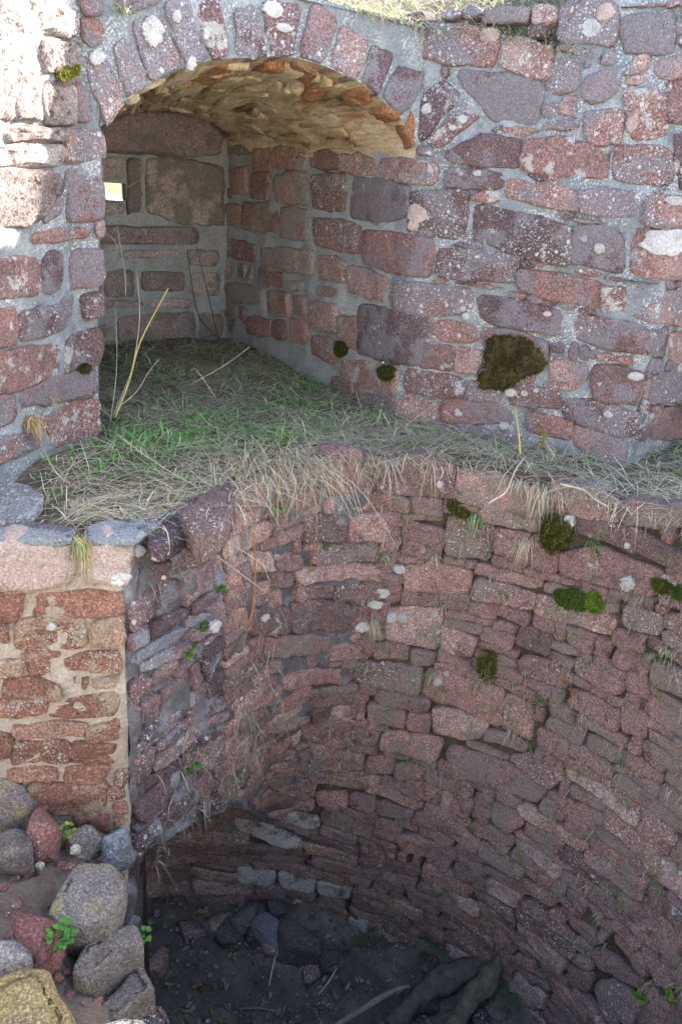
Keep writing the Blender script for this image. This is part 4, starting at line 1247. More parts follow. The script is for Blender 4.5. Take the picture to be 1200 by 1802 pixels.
cn = vnoise(np.stack([gx_ * 14, gy_ * 14, gx_ * 0], -1), 33)
pg = pg * (1 + .8 * cn) + .12 * (cn > .35)
isg = RNG.random(n1) < np.clip(pg, 0, .92)
col = np.where(isg[:, None], pick(GREEN * 1.7, n1), pick(DRY * 1.12, n1))
toc = np.arctan2(1.76 - gy_, .2 - gx_)
az = np.where(RNG.random(n1) < .65, toc + RNG.normal(0, .9, n1), RNG.uniform(0, 6.28, n1))
L = RNG.uniform(.05, .19, n1) * np.where(isg, .65, 1.3)
lean = np.where(isg, RNG.uniform(.2, .7, n1), RNG.uniform(.5, 1.0, n1))
up = np.where(isg, RNG.uniform(.5, 1.0, n1), RNG.uniform(.15, .6, n1)); fall = up * RNG.uniform(.4, 1.05, n1)
V1, F1, C1 = blades_geo(np.stack([gx_, gy_, gzv - .005], 1), az, L, RNG.uniform(.0010, .0022, n1), lean, fall, up, col)
# blades hanging over the rim
n2 = 1700
tq = np.radians(np.where(RNG.random(n2) < .62, RNG.uniform(84, 112, n2), np.where(RNG.random(n2) < .5, RNG.normal(62, 5, n2), RNG.uniform(28, 90, n2))))
rx_ = .2 + 1.105 * np.cos(tq); ry_ = 1.645 + (1.105 + RNG.uniform(-.02, .07, n2)) * np.sin(tq)
cl2 = vnoise(np.stack([tq * 18, tq * 0, tq * 0], -1), 5) + .6 * vnoise(np.stack([tq * 55, tq * 0 + 4, tq * 0], -1), 6)
L2 = RNG.uniform(.04, .2, n2) * np.clip(.75 + .7 * cl2, .15, 1.6) * np.where(tq > 1.45, 1.25, .7)
V2, F2, C2 = blades_geo(np.stack([rx_, ry_, ledge_z(rx_, ry_) + .005], 1), tq + math.pi + RNG.normal(0, .75, n2) + .5 * cl2, L2, RNG.uniform(.0009, .0018, n2), RNG.uniform(.3, .65, n2), RNG.uniform(.8, 1.35, n2), RNG.uniform(.2, .6, n2), pick(DRY, n2, .35))
n6 = 330
k6 = RNG.random(n6)
px6 = np.stack([RNG.normal(500, 58, n6), RNG.normal(800, 22, n6)], 1)
r6 = np.array([at_z(a_, b_, .01) for a_, b_ in px6])
V6, F6, C6 = blades_geo(r6, np.radians(RNG.normal(-75, 30, n6)), RNG.uniform(.10, .27, n6), RNG.uniform(.0008, .0015, n6), RNG.uniform(.45, .9, n6), RNG.uniform(.5, 1.1, n6), RNG.uniform(.1, .5, n6), pick(DRY * np.array([.85, .80, .72]), n6, .45))
kind(obj('long_dead_grass', V6, F6, M['grass'], base=np.zeros(3), col=C6), 'stuff')
# turf on the wall head
n3 = 9000
k3 = RNG.integers(32, len(path), n3); dd3 = RNG.uniform(0, .75, n3) ** 1.3
base3 = path[k3] + nn[k3] * dd3[:, None] + RNG.normal(0, .012, (n3, 2))
z3 = np.array([head_z(path[k, 0], path[k, 1], d) for k, d in zip(k3, dd3)])
ok3 = ~((path[k3, 0] > .61) & (dd3 < .04))
g3 = RNG.random(n3) < .22
base3, z3, g3, k3 = base3[ok3], z3[ok3], g3[ok3], k3[ok3]; n3 = len(z3)
az3 = np.arctan2(-nn[k3, 1], -nn[k3, 0]) + RNG.normal(0, .9, n3)
V3, F3, C3 = blades_geo(np.c_[base3, z3], az3, RNG.uniform(.04, .12, n3), RNG.uniform(.001, .002, n3), RNG.uniform(.4, 1, n3), RNG.uniform(.3, .8, n3), RNG.uniform(.2, .7, n3), np.where(g3[:, None], pick(GREEN, n3), pick(DRY, n3)))
# a few dead blades in the shaft joints
n4 = 420
s4 = RNG.uniform(.9, SHAFT.L - .35, n4); z4 = RNG.uniform(-1.5, -.12, n4)
rep4 = np.repeat(np.arange(n4), 9); m4 = len(rep4)
b4 = SHAFT.P(s4[rep4] + RNG.normal(0, .012, m4), z4[rep4] + RNG.normal(0, .006, m4), 0.012)
nr4 = SHAFT.nrm(s4[rep4], z4[rep4])
V4, F4, C4 = blades_geo(b4, np.arctan2(nr4[:, 1], nr4[:, 0]) + RNG.normal(0, .9, m4), RNG.uniform(.02, .09, m4), RNG.uniform(.0007, .0014, m4), RNG.uniform(.15, .5, m4), RNG.uniform(.6, 1.3, m4), RNG.uniform(.1, .7, m4), np.where((RNG.random(n4) < .3)[rep4][:, None], pick(GREEN, m4), pick(DRY * .8, m4)))
# dead grass on the side of the stub
n5 = 620
s5 = sP + RNG.uniform(.1, .95, n5); z5 = np.where(RNG.random(n5) < .75, RNG.uniform(-1.2, -.75, n5), RNG.uniform(-.75, -.05, n5))
b5 = PIER.P(s5, z5, .01); nr5 = PIER.nrm(s5, z5)
V5, F5, C5 = blades_geo(b5, np.arctan2(nr5[:, 1], nr5[:, 0]) + RNG.normal(0, 1.0, n5), RNG.uniform(.04, .13, n5), RNG.uniform(.0006, .0013, n5), RNG.uniform(.1, .55, n5), RNG.uniform(.4, 1.2, n5), RNG.uniform(0, .5, n5), pick(DRY * .7, n5, .5))
for nm, v, f, c in (('ledge_grass', V1, F1, C1), ('rim_grass', V2, F2, C2), ('wall_head_grass', V3, F3, C3), ('joint_grass', V4, F4, C4), ('stub_grass', V5, F5, C5)):
    kind(obj(nm, v, f, M['grass'], base=np.zeros(3), col=c), 'stuff')

# --- single tufts
def tuft(surf, px, n, L, pal, label, hang=1.0, spread=.7, width=.0013, rad=.012, name='grass_tuft'):
    if surf is SHAFT and on_sweep(*px): surf = PIER
    s_, z_ = surf.px(*px)
    c = surf.P(np.array([s_]), np.array([z_]), .012)[0]; nr = surf.nrm(np.array([s_]), np.array([z_]))[0]
    root = c + np.c_[RNG.normal(0, rad, (n, 2)), RNG.normal(0, rad * .5, n)]
    a = math.atan2(nr[1], nr[0]) + RNG.normal(0, spread, n)
    V, f, cl = blades_geo(root, a, RNG.uniform(.5, 1.1, n) * L, RNG.uniform(.6, 1.2, n) * width, RNG.uniform(.2, .5, n), RNG.uniform(.7, 1.2, n) * hang, RNG.uniform(.1, .5, n) * (1 + (1 - hang)), pick(pal, n, .3))
    return tag(obj(name, V, f, M['grass'], base=c, col=cl), label, 'grass tuft')
STRAW = np.array([(.42, .28, .13), (.50, .36, .19), (.36, .23, .10)])
MIX = np.vstack([DRY, GREEN])
tuft(FRONT, (48, 735), 90, .10, STRAW, 'orange straw tuft hanging from the left wall near its foot', 1.0, .6, .0018)
tuft(FRONT, (85, 700), 16, .05, STRAW, 'short straw tuft in a mortar joint above the orange straw tuft', 1.0, .5)
tuft(SHAFT, (840, 905), 70, .10, np.vstack([GREEN, GREEN, DRY]), 'green grass tuft hanging left of the round moss cushion on the shaft rim', .9, .7, .0015)
tuft(SHAFT, (925, 945), 110, .11, DRY, 'dry grass tuft hanging beside the round moss cushion', 1.1, .8, .0012)
tuft(SHAFT, (660, 1090), 90, .09, DRY, 'dry grass tuft hanging below three white lichen patches in the shaft', 1.2, .6, .0011)
tuft(SHAFT, (485, 890), 50, .06, GREEN * 1.2, 'short green tuft under the dry overhang at the back of the shaft', .7, .9, .0014)
tuft(SHAFT, (575, 955), 50, .04, GREEN * 1.2, 'small bright green tuft in a joint left of the squared rim stones', .5, 1.0, .0018)
tuft(SHAFT, (472, 1035), 40, .06, GREEN, 'thin green tuft at the left of the shaft wall by the orange stalk', .3, .7, .0014)
tuft(SHAFT, (765, 975), 60, .08, DRY, 'wispy pale tuft in a joint right of the squared rim stones', .8, .8, .0011)
tuft(SHAFT, (680, 975), 50, .07, MIX, 'grey-green tuft between the squared rim stones and the white lichen', .8, .8, .0012)
tuft(RIGHT, (1195, 715), 90, .13, np.vstack([STRAW, np.array([(.22, .30, .07), (.26, .32, .08)])]), 'yellow-green grass tuft at the right edge beside the wall corner', .5, .8, .0018)
tuft(RIGHT, (825, 412), 40, .035, MIX, 'small grass tuft in a wall joint above the middle of the right wall', .4, 1.0, .0011)
tuft(RIGHT, (1000, 88), 60, .05, np.vstack([GREEN, DRY]), 'green tuft at the foot of the raised block on the wall top', .4, 1.0, .0014)
tuft(FRONT, (215, 22), 50, .05, np.vstack([GREEN * 1.3, DRY]), 'small leafy tuft above the left end of the arch', .3, 1.0, .002)
tuft(PIER, (148, 945), 40, .10, np.vstack([STRAW, GREEN]), 'straw-coloured tuft hanging between the two capstones of the stub', 1.1, .5, .0015)
tuft(SHAFT, (1180, 1140), 60, .05, MIX, 'short mixed tuft under a joint at the right edge of the shaft', .8, .9, .0013)
tuft(SHAFT, (785, 1560), 40, .05, GREEN, 'dark green spiky tuft in the lower shaft wall', .4, .9, .0016)
tuft(SHAFT, (690, 1570), 30, .06, GREEN * .8, 'dark spiky fern tuft low in the shaft, right of two similar stones', .4, .9, .002)

# --- moss
def moss_mat(name, a, b):
    n = N(name)
    f = n.math('ADD', n.math('MULTIPLY', n.noise(28, 4, .7), .6), n.math('MULTIPLY', n.noise(170, 3, .75), .5))
    return n.finish(n.ramp(f, [(.38, tuple(q * .45 for q in a)), (.52, a), (.66, b), (.78, tuple(q * 1.5 for q in b))]), [(n.noise(150, 4, .8), 1.0, .02)], 1.0)
M['moss_brown'] = moss_mat('brown_moss', (.045, .036, .012), (.17, .13, .045))
M['moss_olive'] = moss_mat('olive_moss', (.055, .055, .010), (.15, .14, .03))
M['moss_green'] = moss_mat('green_moss', (.06, .095, .015), (.16, .20, .035))
def moss(surf, outline, thick, mat, label, seed, cols):
    p = surf.poly(outline)
    p = ccw(p); p = chaikin(p, .25, 2); n = 90; p = resample(np.vstack([p, p[:1]]), n + 1)[:-1]
    c = p.mean(0); d = p - c
    p = p + d * (.07 * fbm(np.c_[p * 60, np.full(n, seed)], seed, 2) + .07 * vnoise(np.c_[p * 260, np.full(n, seed)], seed + 1))[:, None]; d = p - c
    prof = ((1.02, -.01), (1, .004), (.97, .35), (.93, .55), (.87, .7), (.8, .8), (.72, .88), (.63, .93), (.53, .97), (.42, 1), (.3, 1), (.16, 1))
    V = []; H = []
    for f, h in prof:
        V.append(c + d * f); H.append(np.full(n, h if h < .01 else thick * h))
    V = np.vstack(V + [c[None]]); H = np.concatenate(H + [[thick]])
    H = H + .010 + np.r_[np.zeros(n), np.ones(len(H) - n)] * (thick * .45 * fbm(np.c_[V * 90, np.full(len(V), seed)], seed, 3) + .004 * vnoise(np.c_[V * 420, np.full(len(V), seed)], seed))
    P = surf.P(V[:, 0], V[:, 1], H); nr = len(prof)
    fs = [(i * n + j, i * n + (j + 1) % n, (i + 1) * n + (j + 1) % n, (i + 1) * n + j) for i in range(nr - 1) for j in range(n)] + [((nr - 1) * n + j, (nr - 1) * n + (j + 1) % n, nr * n) for j in range(n)]
    base = P.mean(0)
    o = obj('moss_cushion', P, fs, mat, base=base)
    # the fuzz of little shoots
    m = 2600
    k = np.where(RNG.random(m) < .5, RNG.integers(n, 3 * n, m), RNG.integers(n, len(P) - 1, m))
    a = surf.nrm(V[k, 0], V[k, 1])
    Vb, Fb, Cb = blades_geo(P[k] + RNG.normal(0, .003, (m, 3)), np.arctan2(a[:, 1], a[:, 0]) + RNG.normal(0, .9, m), RNG.uniform(.007, .02, m), RNG.uniform(.0006, .0014, m), RNG.uniform(.3, .9, m), RNG.uniform(0, .4, m), RNG.uniform(-.3, .6, m), pick(np.array(cols), m, .4))
    kind(obj('moss_shoots', Vb, Fb, M['grass'], o, base=base, col=Cb), 'stuff')
    return tag(o, label, 'moss')
BR = [(.10, .08, .025), (.20, .155, .055), (.06, .045, .016), (.13, .13, .03)]; OL = [(.12, .12, .022), (.22, .20, .045), (.06, .065, .015)]; GR = [(.10, .16, .025), (.17, .22, .04), (.06, .10, .02)]
moss(RIGHT, [(856, 600), (885, 589), (925, 592), (952, 608), (962, 632), (954, 656), (925, 662), (903, 674), (880, 690), (850, 684), (841, 664), (856, 640)], .016, M['moss_brown'], 'large brown moss patch on the right wall', 3, BR)
moss(RIGHT, [(672, 648), (685, 641), (698, 648), (698, 664), (685, 669), (673, 662)], .022, M['moss_olive'], 'small round moss cushion low on the wall near the niche corner', 4, OL)
moss(RIGHT, [(594, 605), (604, 600), (614, 606), (612, 622), (602, 628), (595, 618)], .014, M['moss_olive'], 'tiny dark moss cushion inside the niche on its right cheek', 5, OL)
moss(SHAFT, [(958, 912), (975, 903), (995, 908), (1008, 925), (1004, 955), (985, 970), (965, 966), (952, 945)], .035, M['moss_olive'], 'round olive moss cushion on the shaft rim', 6, OL)
moss(SHAFT, [(976, 1040), (990, 1032), (1018, 1036), (1040, 1052), (1034, 1072), (1010, 1068), (985, 1058)], .02, M['moss_green'], 'dull green moss strip under the long stone joint, left of the bright one', 7, GR)
moss(SHAFT, [(1038, 1042), (1055, 1036), (1068, 1050), (1062, 1072), (1046, 1074), (1036, 1060)], .028, M['moss_green'], 'bright yellow-green moss cushion right of the dull green strip', 8, [(.22, .32, .03), (.28, .38, .05), (.15, .24, .03)])
moss(SHAFT, [(848, 1145), (862, 1138), (874, 1150), (872, 1180), (860, 1196), (848, 1185), (842, 1165)], .012, M['moss_olive'], 'dark moss growing down a broken stone in the middle of the shaft', 9, OL)
moss(SHAFT, [(1150, 1018), (1175, 1020), (1188, 1032), (1180, 1040), (1158, 1034)], .016, M['moss_olive'], 'thin olive moss strip in a joint near the right edge', 10, OL)
moss(SHAFT, [(1188, 1032), (1215, 1030), (1215, 1052), (1192, 1050)], .02, M['moss_green'], 'bright moss cushion cut by the right edge of the picture', 11, GR)
moss(FRONT, [(96, 126), (112, 118), (130, 116), (128, 128), (112, 134), (98, 140)], .014, M['moss_green'], 'yellow-green moss on the sunlit stones at the upper left', 12, [(.34, .34, .06), (.40, .38, .10)])
moss(SHAFT, [(788, 882), (800, 876), (816, 890), (830, 905), (815, 908), (796, 898)], .014, M['moss_olive'], 'small moss patch at the rim joint left of the green hanging tuft', 13, OL)
moss(FRONT, [(142, 644), (150, 640), (157, 645), (150, 652), (143, 650)], .008, M['moss_brown'], 'tiny brown moss speck in a joint of the left wall', 14, BR)

# --- pale lichen crusts (thin, grown onto the stones)
def lichen(surf, parent, px, rx, ry, mat, seed, h=.0135):
    if surf is SHAFT and on_sweep(*px): surf = PIER
    s_, z_ = surf.px(*px)
    p0 = surf.px(px[0] + rx, px[1]); p1 = surf.px(px[0], px[1] + ry)
    a = max(.004, abs(p0[0] - s_)); b = max(.004, abs(p1[1] - z_))
    n = 40; t = np.linspace(0, 2 * math.pi, n, endpoint=False)
    rr_ = 1 + .16 * fbm(np.c_[np.cos(t) * 1.4, np.sin(t) * 1.4, np.full(n, seed * 3.7)], seed, 2) + .16 * vnoise(np.c_[np.cos(t) * 6, np.sin(t) * 6, np.full(n, seed * 1.7)], seed + 3)
    V = np.vstack([np.c_[s_ + a * f * rr_ * np.cos(t), z_ + b * f * rr_ * np.sin(t)] for f in (1.02, 1, .9, .5)] + [[(s_, z_)]])
    H = np.concatenate([np.full(n, h - .02), np.full(n, h), np.full(n, h + .001), np.full(n, h + .0012), [h + .0012]])
    H = H + .002 * fbm(np.c_[V * 90, np.full(len(V), seed)], seed)
    fs = [(i * n + j, i * n + (j + 1) % n, (i + 1) * n + (j + 1) % n, (i + 1) * n + j) for i in range(3) for j in range(n)] + [(3 * n + j, 3 * n + (j + 1) % n, 4 * n) for j in range(n)]
    return obj('lichen_patch', surf.P(V[:, 0], V[:, 1], H), fs, mat, parent)
for k, (x, y, a, b) in enumerate([(735, 375, 18, 16), (728, 396, 9, 10), (1180, 428, 20, 24), (1182, 352, 15, 9), (1040, 50, 16, 17), (1066, 22, 16, 16), (1055, 437, 9, 10), (1027, 420, 7, 6), (1117, 662, 13, 7), (1070, 728, 7, 6), (899, 690, 11, 7), (923, 691, 6, 5), (944, 686, 5, 4), (808, 727, 6, 5), (1113, 218, 11, 16), (862, 62, 17, 12), (820, 556, 6, 6), (816, 543, 5, 5), (841, 305, 7, 5), (805, 722, 4, 4), (963, 552, 7, 5), (888, 748, 8, 6), (762, 298, 9, 8), (686, 175, 12, 9), (753, 192, 8, 9), (665, 122, 12, 13), (815, 210, 9, 7), (797, 225, 7, 6), (736, 140, 8, 8)]):
    lichen(RIGHT, rw, (x, y), a, b, M['lichen_pink'] if k in (0, 1, 5, 14, 15) else M['lichen_white'], k)
for k, (x, y, a, b) in enumerate([(170, 102, 14, 14), (497, 50, 14, 8), (478, 18, 18, 14), (336, 112, 8, 14), (268, 55, 20, 26), (310, 30, 8, 12), (362, 60, 6, 12)]):
    lichen(FRONT, nc, (x, y), a, b, M['lichen_white'], 60 + k)
for k, (x, y, a, b) in enumerate([(703, 999, 11, 7), (673, 1040, 13, 8), (662, 1061, 17, 7), (636, 1101, 12, 8), (690, 1084, 9, 9), (708, 1085, 9, 8), (765, 1077, 6, 6), (1106, 1025, 13, 14), (772, 1196, 8, 8), (787, 1182, 5, 4), (1002, 918, 10, 14), (1106, 958, 5, 5), (774, 850, 6, 6), (461, 1085, 6, 5), (372, 1100, 10, 10)]):
    lichen(SHAFT, sh, (x, y), a, b, M['lichen_white'], 90 + k, h=.02)
for k, (x, y, a, b) in enumerate([(207, 1012, 15, 10), (240, 968, 9, 9), (92, 1098, 9, 6)]):
    lichen(PIER, pw, (x, y), a, b, M['lichen_white'], 130 + k, h=.028 if k < 1 else .016)

# --- little herbs and ferns
def leaf_geo(c, az, el, L, w, col, V, Fs, Cl, lobes=True):
    d = np.array([math.cos(az) * math.cos(el), math.sin(az) * math.cos(el), math.sin(el)]); s_ = np.array([-math.sin(az), math.cos(az), 0]); u = np.cross(d, s_)
    o = len(V)
    for t, k in ((0, .12), (.22, .75), (.42, .62), (.6, 1.0), (.8, .6)):
        V += [c + d * L * t + s_ * w * k - u * .1 * L * t * t + u * w * .25 * k, c + d * L * t - u * .1 * L * t * t, c + d * L * t - s_ * w * k - u * .1 * L * t * t + u * w * .25 * k]
    V.append(c + d * L - u * .1 * L)
    for i in range(4):
        a = o + 3 * i
        Fs += [(a, a + 1, a + 4, a + 3), (a + 1, a + 2, a + 5, a + 4)]
    Fs += [(o + 12, o + 13, o + 15), (o + 13, o + 14, o + 15)]
    Cl += [col] * 16
def herb(c, n, L, w, pal, label, seed, out=None, name='herb', cat='plant', spread=math.pi, ht=.03):
    r = random.Random(seed); V = []; Fs = []; Cl = []
    c = np.asarray(c, float)
    h = thing(name, label, cat, c)
    st = []; sf = []
    for k in range(n):
        a = (out if out is not None else 0) + r.uniform(-spread, spread)
        reach = r.uniform(.3, 1.0) * L * 1.3
        tip = c + np.array([math.cos(a) * reach, math.sin(a) * reach, r.uniform(.2, 1) * ht])
        v, f = tube_geo([c, (c + tip) / 2 + (0, 0, ht * .2), tip], [.001, .0009, .0007], n=4, sub=2)
        sf += [tuple(q + len(st) for q in g) for g in f]; st += list(v)
        col = np.array(pal[r.randrange(len(pal))]) * r.uniform(.75, 1.25)
        for j in (-.7, 0, .7):
            leaf_geo(tip, a + j, r.uniform(-.2, .6), L * r.uniform(.6, 1), w, col, V, Fs, Cl)
    obj('leaves', V, Fs, M['leaf'], h, base=c, col=np.array(Cl))
    obj('stems', st, sf, M['leaf'], h, base=c, col=np.tile(np.array(pal[0]) * .8, (len(st), 1)))
    return h
HG = [(.07, .19, .03), (.10, .24, .045), (.06, .15, .03)]; HY = [(.17, .26, .04), (.22, .29, .06), (.13, .21, .035)]
p = at_z(108, 1655, -.80); herb(p, 16, .019, .007, HG, 'bright green lobed herb growing between the grey rubble blocks', 1)
p = at_z(118, 1478, -.88); herb(p, 18, .014, .005, HY, 'yellow-green herb at the foot of the wall stub', 2, ht=.05)
p = at_z(250, 1655, -1.0); herb(p, 9, .016, .006, HG, 'small dark herb hanging at the pit edge beside the grey blocks', 3)
def herb_on(surf, px, n, L, w, pal, label, seed, **kw):
    s_, z_ = surf.px(*px); c = surf.P(np.array([s_]), np.array([z_]), .015)[0]; nr = surf.nrm(np.array([s_]), np.array([z_]))[0]
    return herb(c, n, L, w, pal, label, seed, out=math.atan2(nr[1], nr[0]), spread=1.3, **kw)
herb_on(PIER, (318, 1150), 12, .022, .010, HY, 'green herb low on the shaded side of the stub', 4)
herb_on(PIER, (345, 1105), 8, .018, .008, HG, 'green herb beside a white pebble on the side of the stub', 5)
herb_on(PIER, (375, 1042), 6, .016, .007, HG, 'little herb high on the side of the stub under the hanging straw', 6)
herb_on(PIER, (330, 1350), 8, .02, .008, HG, 'herb in dead grass near the overhang of the stub', 7)
herb_on(SHAFT, (1138, 1755), 8, .018, .008, HY, 'yellow-green herb in the shaft wall near the lower right corner', 8)
herb_on(SHAFT, (1192, 1760), 8, .018, .008, HY, 'yellow-green herb at the right edge near the lower right corner', 9)
herb_on(SHAFT, (953, 1235), 5, .018, .008, [(.10, .20, .04)], 'small dark green herb in a joint below the dead oak leaf', 10)
herb_on(SHAFT, (1055, 978), 4, .014, .006, HG, 'tiny herb in a joint right of the round moss cushion', 11)
def fern(c, n, L, label, seed, pal):
    r = random.Random(seed); c = np.asarray(c, float); V = []; Fs = []; Cl = []
    for k in range(n):
        a = r.uniform(0, 6.28); col = np.array(pal[r.randrange(len(pal))]) * r.uniform(.8, 1.2)
        for t in np.linspace(.15, 1, 11):
            q = c + np.array([math.cos(a) * L * t, math.sin(a) * L * t, L * (.7 * t - .55 * t * t)])
            for sgn in (-1, 1):
                leaf_geo(q, a + sgn * 1.15, -.1, L * .28 * (1.15 - t), L * .035, col, V, Fs, Cl)
    o = obj('fern', V, Fs, M['leaf'], base=c, col=np.array(Cl))
    return tag(o, label, 'fern')
FP = [(.05, .085, .035), (.07, .10, .05)]
fern(at_z(775, 1672, -2.07), 8, .11, 'dark fern on the pit floor above the dark log', 1, FP)
fern(at_z(885, 1752, -2.02), 8, .10, 'greyish fern on the pit floor right of the mossy log', 2, FP)
fern(at_z(650, 1650, -2.18), 6, .09, 'sparse fern on the pit floor under the white lichened stone', 3, FP)

V = []; Fs = []; Cl = []
for k in range(700):
    x = random.uniform(-.9, .95); y = random.uniform(1.6, 2.7)
    leaf_geo(np.array([x, y, float(floor_z(x, y)) + random.uniform(.004, .02)]), random.random() * 6.28, random.uniform(-.3, .4), random.uniform(.015, .04), random.uniform(.005, .011), np.array(random.choice([(.16, .10, .05), (.22, .15, .08), (.10, .07, .045), (.28, .21, .13)])), V, Fs, Cl)
kind(obj('leaf_litter', V, Fs, M['leaf'], base=np.zeros(3), col=np.array(Cl)), 'stuff')
for k in range(14):
    x = random.uniform(-.5, .7); y = random.uniform(1.75, 2.55); a = random.random() * 6.28; l = random.uniform(.06, .2)
    q = [np.array([x + math.cos(a) * l * t, y + math.sin(a) * l * t + .02 * t * t, 0]) for t in (-.5, 0, .5)]
    for w_ in q: w_[2] = float(floor_z(w_[0], w_[1])) + .012
    tag(tube('twig', q, [.003, .004, .002], M['branch_bark'], n=5), 'thin dead stick lying among the litter of the pit floor', 'twig', 'dead sticks scattered on the pit floor')
# dead leaves
def dead_leaf(c, L, label, seed, n=3, col=(.42, .17, .07)):
    r = random.Random(seed); V = []; Fs = []; Cl = []
    for k in range(n):
        leaf_geo(np.asarray(c) + np.array([r.uniform(-.01, .01) for _ in range(3)]), r.uniform(0, 6.28), r.uniform(-.6, .9), L * r.uniform(.7, 1), L * .28, np.array(col) * r.uniform(.8, 1.3), V, Fs, Cl)
    return tag(obj('dead_leaf', V, Fs, M['leaf'], base=np.asarray(c), col=np.array(Cl)), label, 'leaf')
s_, z_ = SHAFT.px(1003, 1198); dead_leaf(SHAFT.P(np.array([s_]), np.array([z_]), .035)[0], .045, 'curled orange-brown dead leaf caught in the shaft wall', 1, 4)
dead_leaf(at_d(762, 12, 3.34), .04, 'orange-brown dead leaf on the turf of the wall top', 2, 3)
s_, z_ = PIER.px(327, 1262); dead_leaf(PIER.P(np.array([s_]), np.array([z_]), .03)[0], .02, 'tiny orange leaf on the shaded side of the stub', 3, 1, (.5, .22, .05))

# stalks and roots
def stalk(name, pts, r0, r1, mat, label, cat='stem'):
    return tag(tube(name, pts, np.linspace(r0, r1, len(pts)), mat, n=5), label, cat)
g = lambda x, y, d: at_d(x, y, d)
stalk('stem', [g(203, 735, 2.95), g(228, 670, 3.0), g(248, 600, 3.05), g(296, 508, 3.1)], .004, .003, M['stem_yellow'], 'thick yellow stem leaning right in the mouth of the niche')
stalk('stem', [g(200, 730, 2.97), g(232, 650, 3.02), g(246, 560, 3.05), g(241, 475, 3.08)], .003, .0015, M['stem_pale'], 'tall pale upright stem beside the yellow stem')
stalk('stem', [g(205, 720, 2.96), g(240, 690, 3.0), g(262, 655, 3.05), g(282, 630, 3.1)], .002, .001, M['stem_pale'], 'short pale stem branching right below the yellow stem')
stalk('stem', [g(195, 740, 2.95), g(205, 660, 3.0), g(206, 590, 3.02), g(203, 540, 3.05)], .0018, .001, M['stem_pale'], 'thin pale stem close to the left jamb')
stalk('stem', [g(388, 596, 4.3), g(352, 560, 4.25), g(338, 500, 4.2), g(330, 445, 4.2)], .004, .002, M['stem_dark'], 'dark stem bending left at the back of the niche')
stalk('stem', [g(386, 598, 4.3), g(376, 560, 4.28), g(362, 500, 4.25), g(346, 435, 4.25)], .004, .002, M['stem_dark'], 'dark straight stem at the back of the niche')
stalk('root', [g(185, 348, 3.3), g(200, 372, 3.25), g(210, 420, 3.2), g(220, 480, 3.15), g(222, 520, 3.1)], .003, .002, M['stem_pale'], 'pale dangling root below the loophole')
stalk('root', [g(186, 410, 3.2), g(203, 425, 3.2), g(204, 450, 3.2), g(184, 478, 3.2)], .002, .001, M['stem_pale'], 'thin looping root by the left jamb')
stalk('root', [g(222, 330, 3.6), g(245, 318, 3.6), g(262, 303, 3.6)], .002, .001, M['stem_pale'], 'thin pale shoot right of the loophole')
def sw(surf, x, y, h):
    if surf is SHAFT and on_sweep(x, y): surf = PIER
    a, b = surf.px(x, y); return surf.P(np.array([a]), np.array([b]), h)[0]
stalk('stem', [sw(SHAFT, 424, 930, .05), sw(SHAFT, 426, 1000, .055), sw(SHAFT, 424, 1060, .05), sw(SHAFT, 420, 1095, .04)], .003, .003, M['stem_orange'], 'straight orange stalk hanging on the left of the shaft wall')
stalk('stem', [sw(SHAFT, 545, 920, .03), sw(SHAFT, 542, 960, .03), sw(SHAFT, 538, 1000, .02)], .002, .002, M['stem_orange'], 'short orange stalk on the back shaft wall')
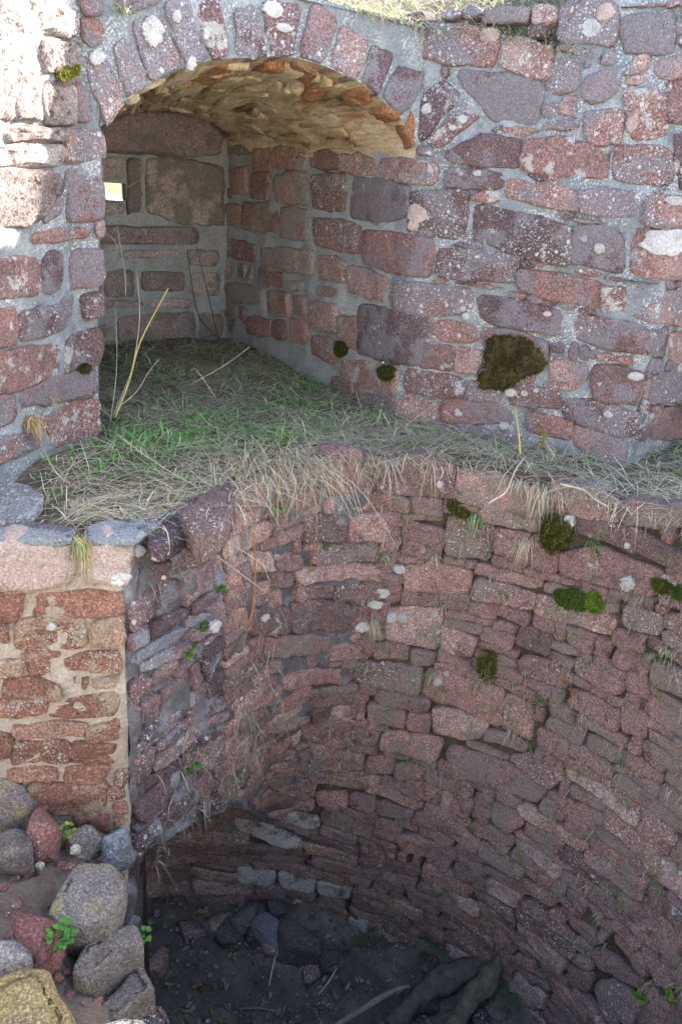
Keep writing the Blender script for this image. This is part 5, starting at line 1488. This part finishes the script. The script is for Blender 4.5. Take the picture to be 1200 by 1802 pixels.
for k, (a, b, c_) in enumerate([((420, 1095), (450, 1110), (500, 1110)), ((425, 1100), (410, 1140), (405, 1170)), ((455, 1100), (440, 1150), (432, 1165)), ((430, 1120), (470, 1125), (505, 1100))]):
    stalk('stem', [sw(SHAFT, *a, .03), sw(SHAFT, *b, .04), sw(SHAFT, *c_, .02)], .0015, .001, M['stem_orange'],
          ['brown stalk lying right from the foot of the orange stalk', 'brown stalk hanging down from the foot of the orange stalk', 'crooked brown stalk below the orange stalk', 'arched brown stalk between the orange stalk and a squared stone'][k])
stalk('twig', [at_z(860, 885, .0), at_z(890, 865, .01), at_z(905, 830, .02), at_z(922, 805, .03)], .003, .003, M['stem_pale'], 'pale crooked twig on the rim below the brown moss patch', 'twig')
stalk('twig', [at_z(985, 852, .03), at_z(1025, 862, .03), at_z(1045, 878, .03), at_z(1070, 892, .02)], .004, .002, M['stem_pale'], 'pale knotted twig lying on the rim near the right corner', 'twig')
stalk('twig', [g(915, 800, 2.85), g(912, 760, 2.87), g(905, 715, 2.9)], .004, .002, M['stem_yellow'], 'upright dry stalk in front of the wall below the brown moss', 'twig')
for k, (x0, y0, x1, y1, x2, y2, d) in enumerate([(318, 905, 360, 960, 465, 1040, 2.35), (330, 885, 380, 935, 480, 1005, 2.4), (560, 800, 640, 870, 700, 965, 2.75), (205, 765, 300, 830, 410, 890, 2.5), (330, 680, 400, 640, 440, 610, 3.3), (380, 700, 345, 650, 335, 655, 3.2)]):
    stalk('straw', [g(x0, y0, d), g(x1, y1, d - .03), g(x2, y2, d)], .0016, .001, M['stem_pale'],
          ['long pale straw crossing the side of the stub, lower of two', 'long pale straw crossing the side of the stub, upper of two', 'long pale straw hanging down the middle of the shaft rim', 'pale straw lying across the green turf by the jamb', 'pale straw arching over the niche floor', 'short pale straw on the niche floor left of the arching one'][k], 'straw')
# small yellow shrub by the wall foot
for k, (dx_, dy_) in enumerate([(-30, -40), (15, -55), (40, -30), (-10, -20), (25, -12)]): pass
yb = at_z(955, 792, .0)
herb(yb, 14, .02, .006, [(.34, .30, .06), (.30, .20, .06), (.36, .18, .08)], 'small yellowing shrub at the wall foot right of the dry stalk', 20, ht=.09, name='shrub')
# weeds at the back of the niche
herb(at_z(405, 585, .05), 10, .03, .008, [(.22, .24, .04), (.14, .17, .04)], 'yellow-green weed in the back corner of the niche', 21, ht=.14, name='weed')
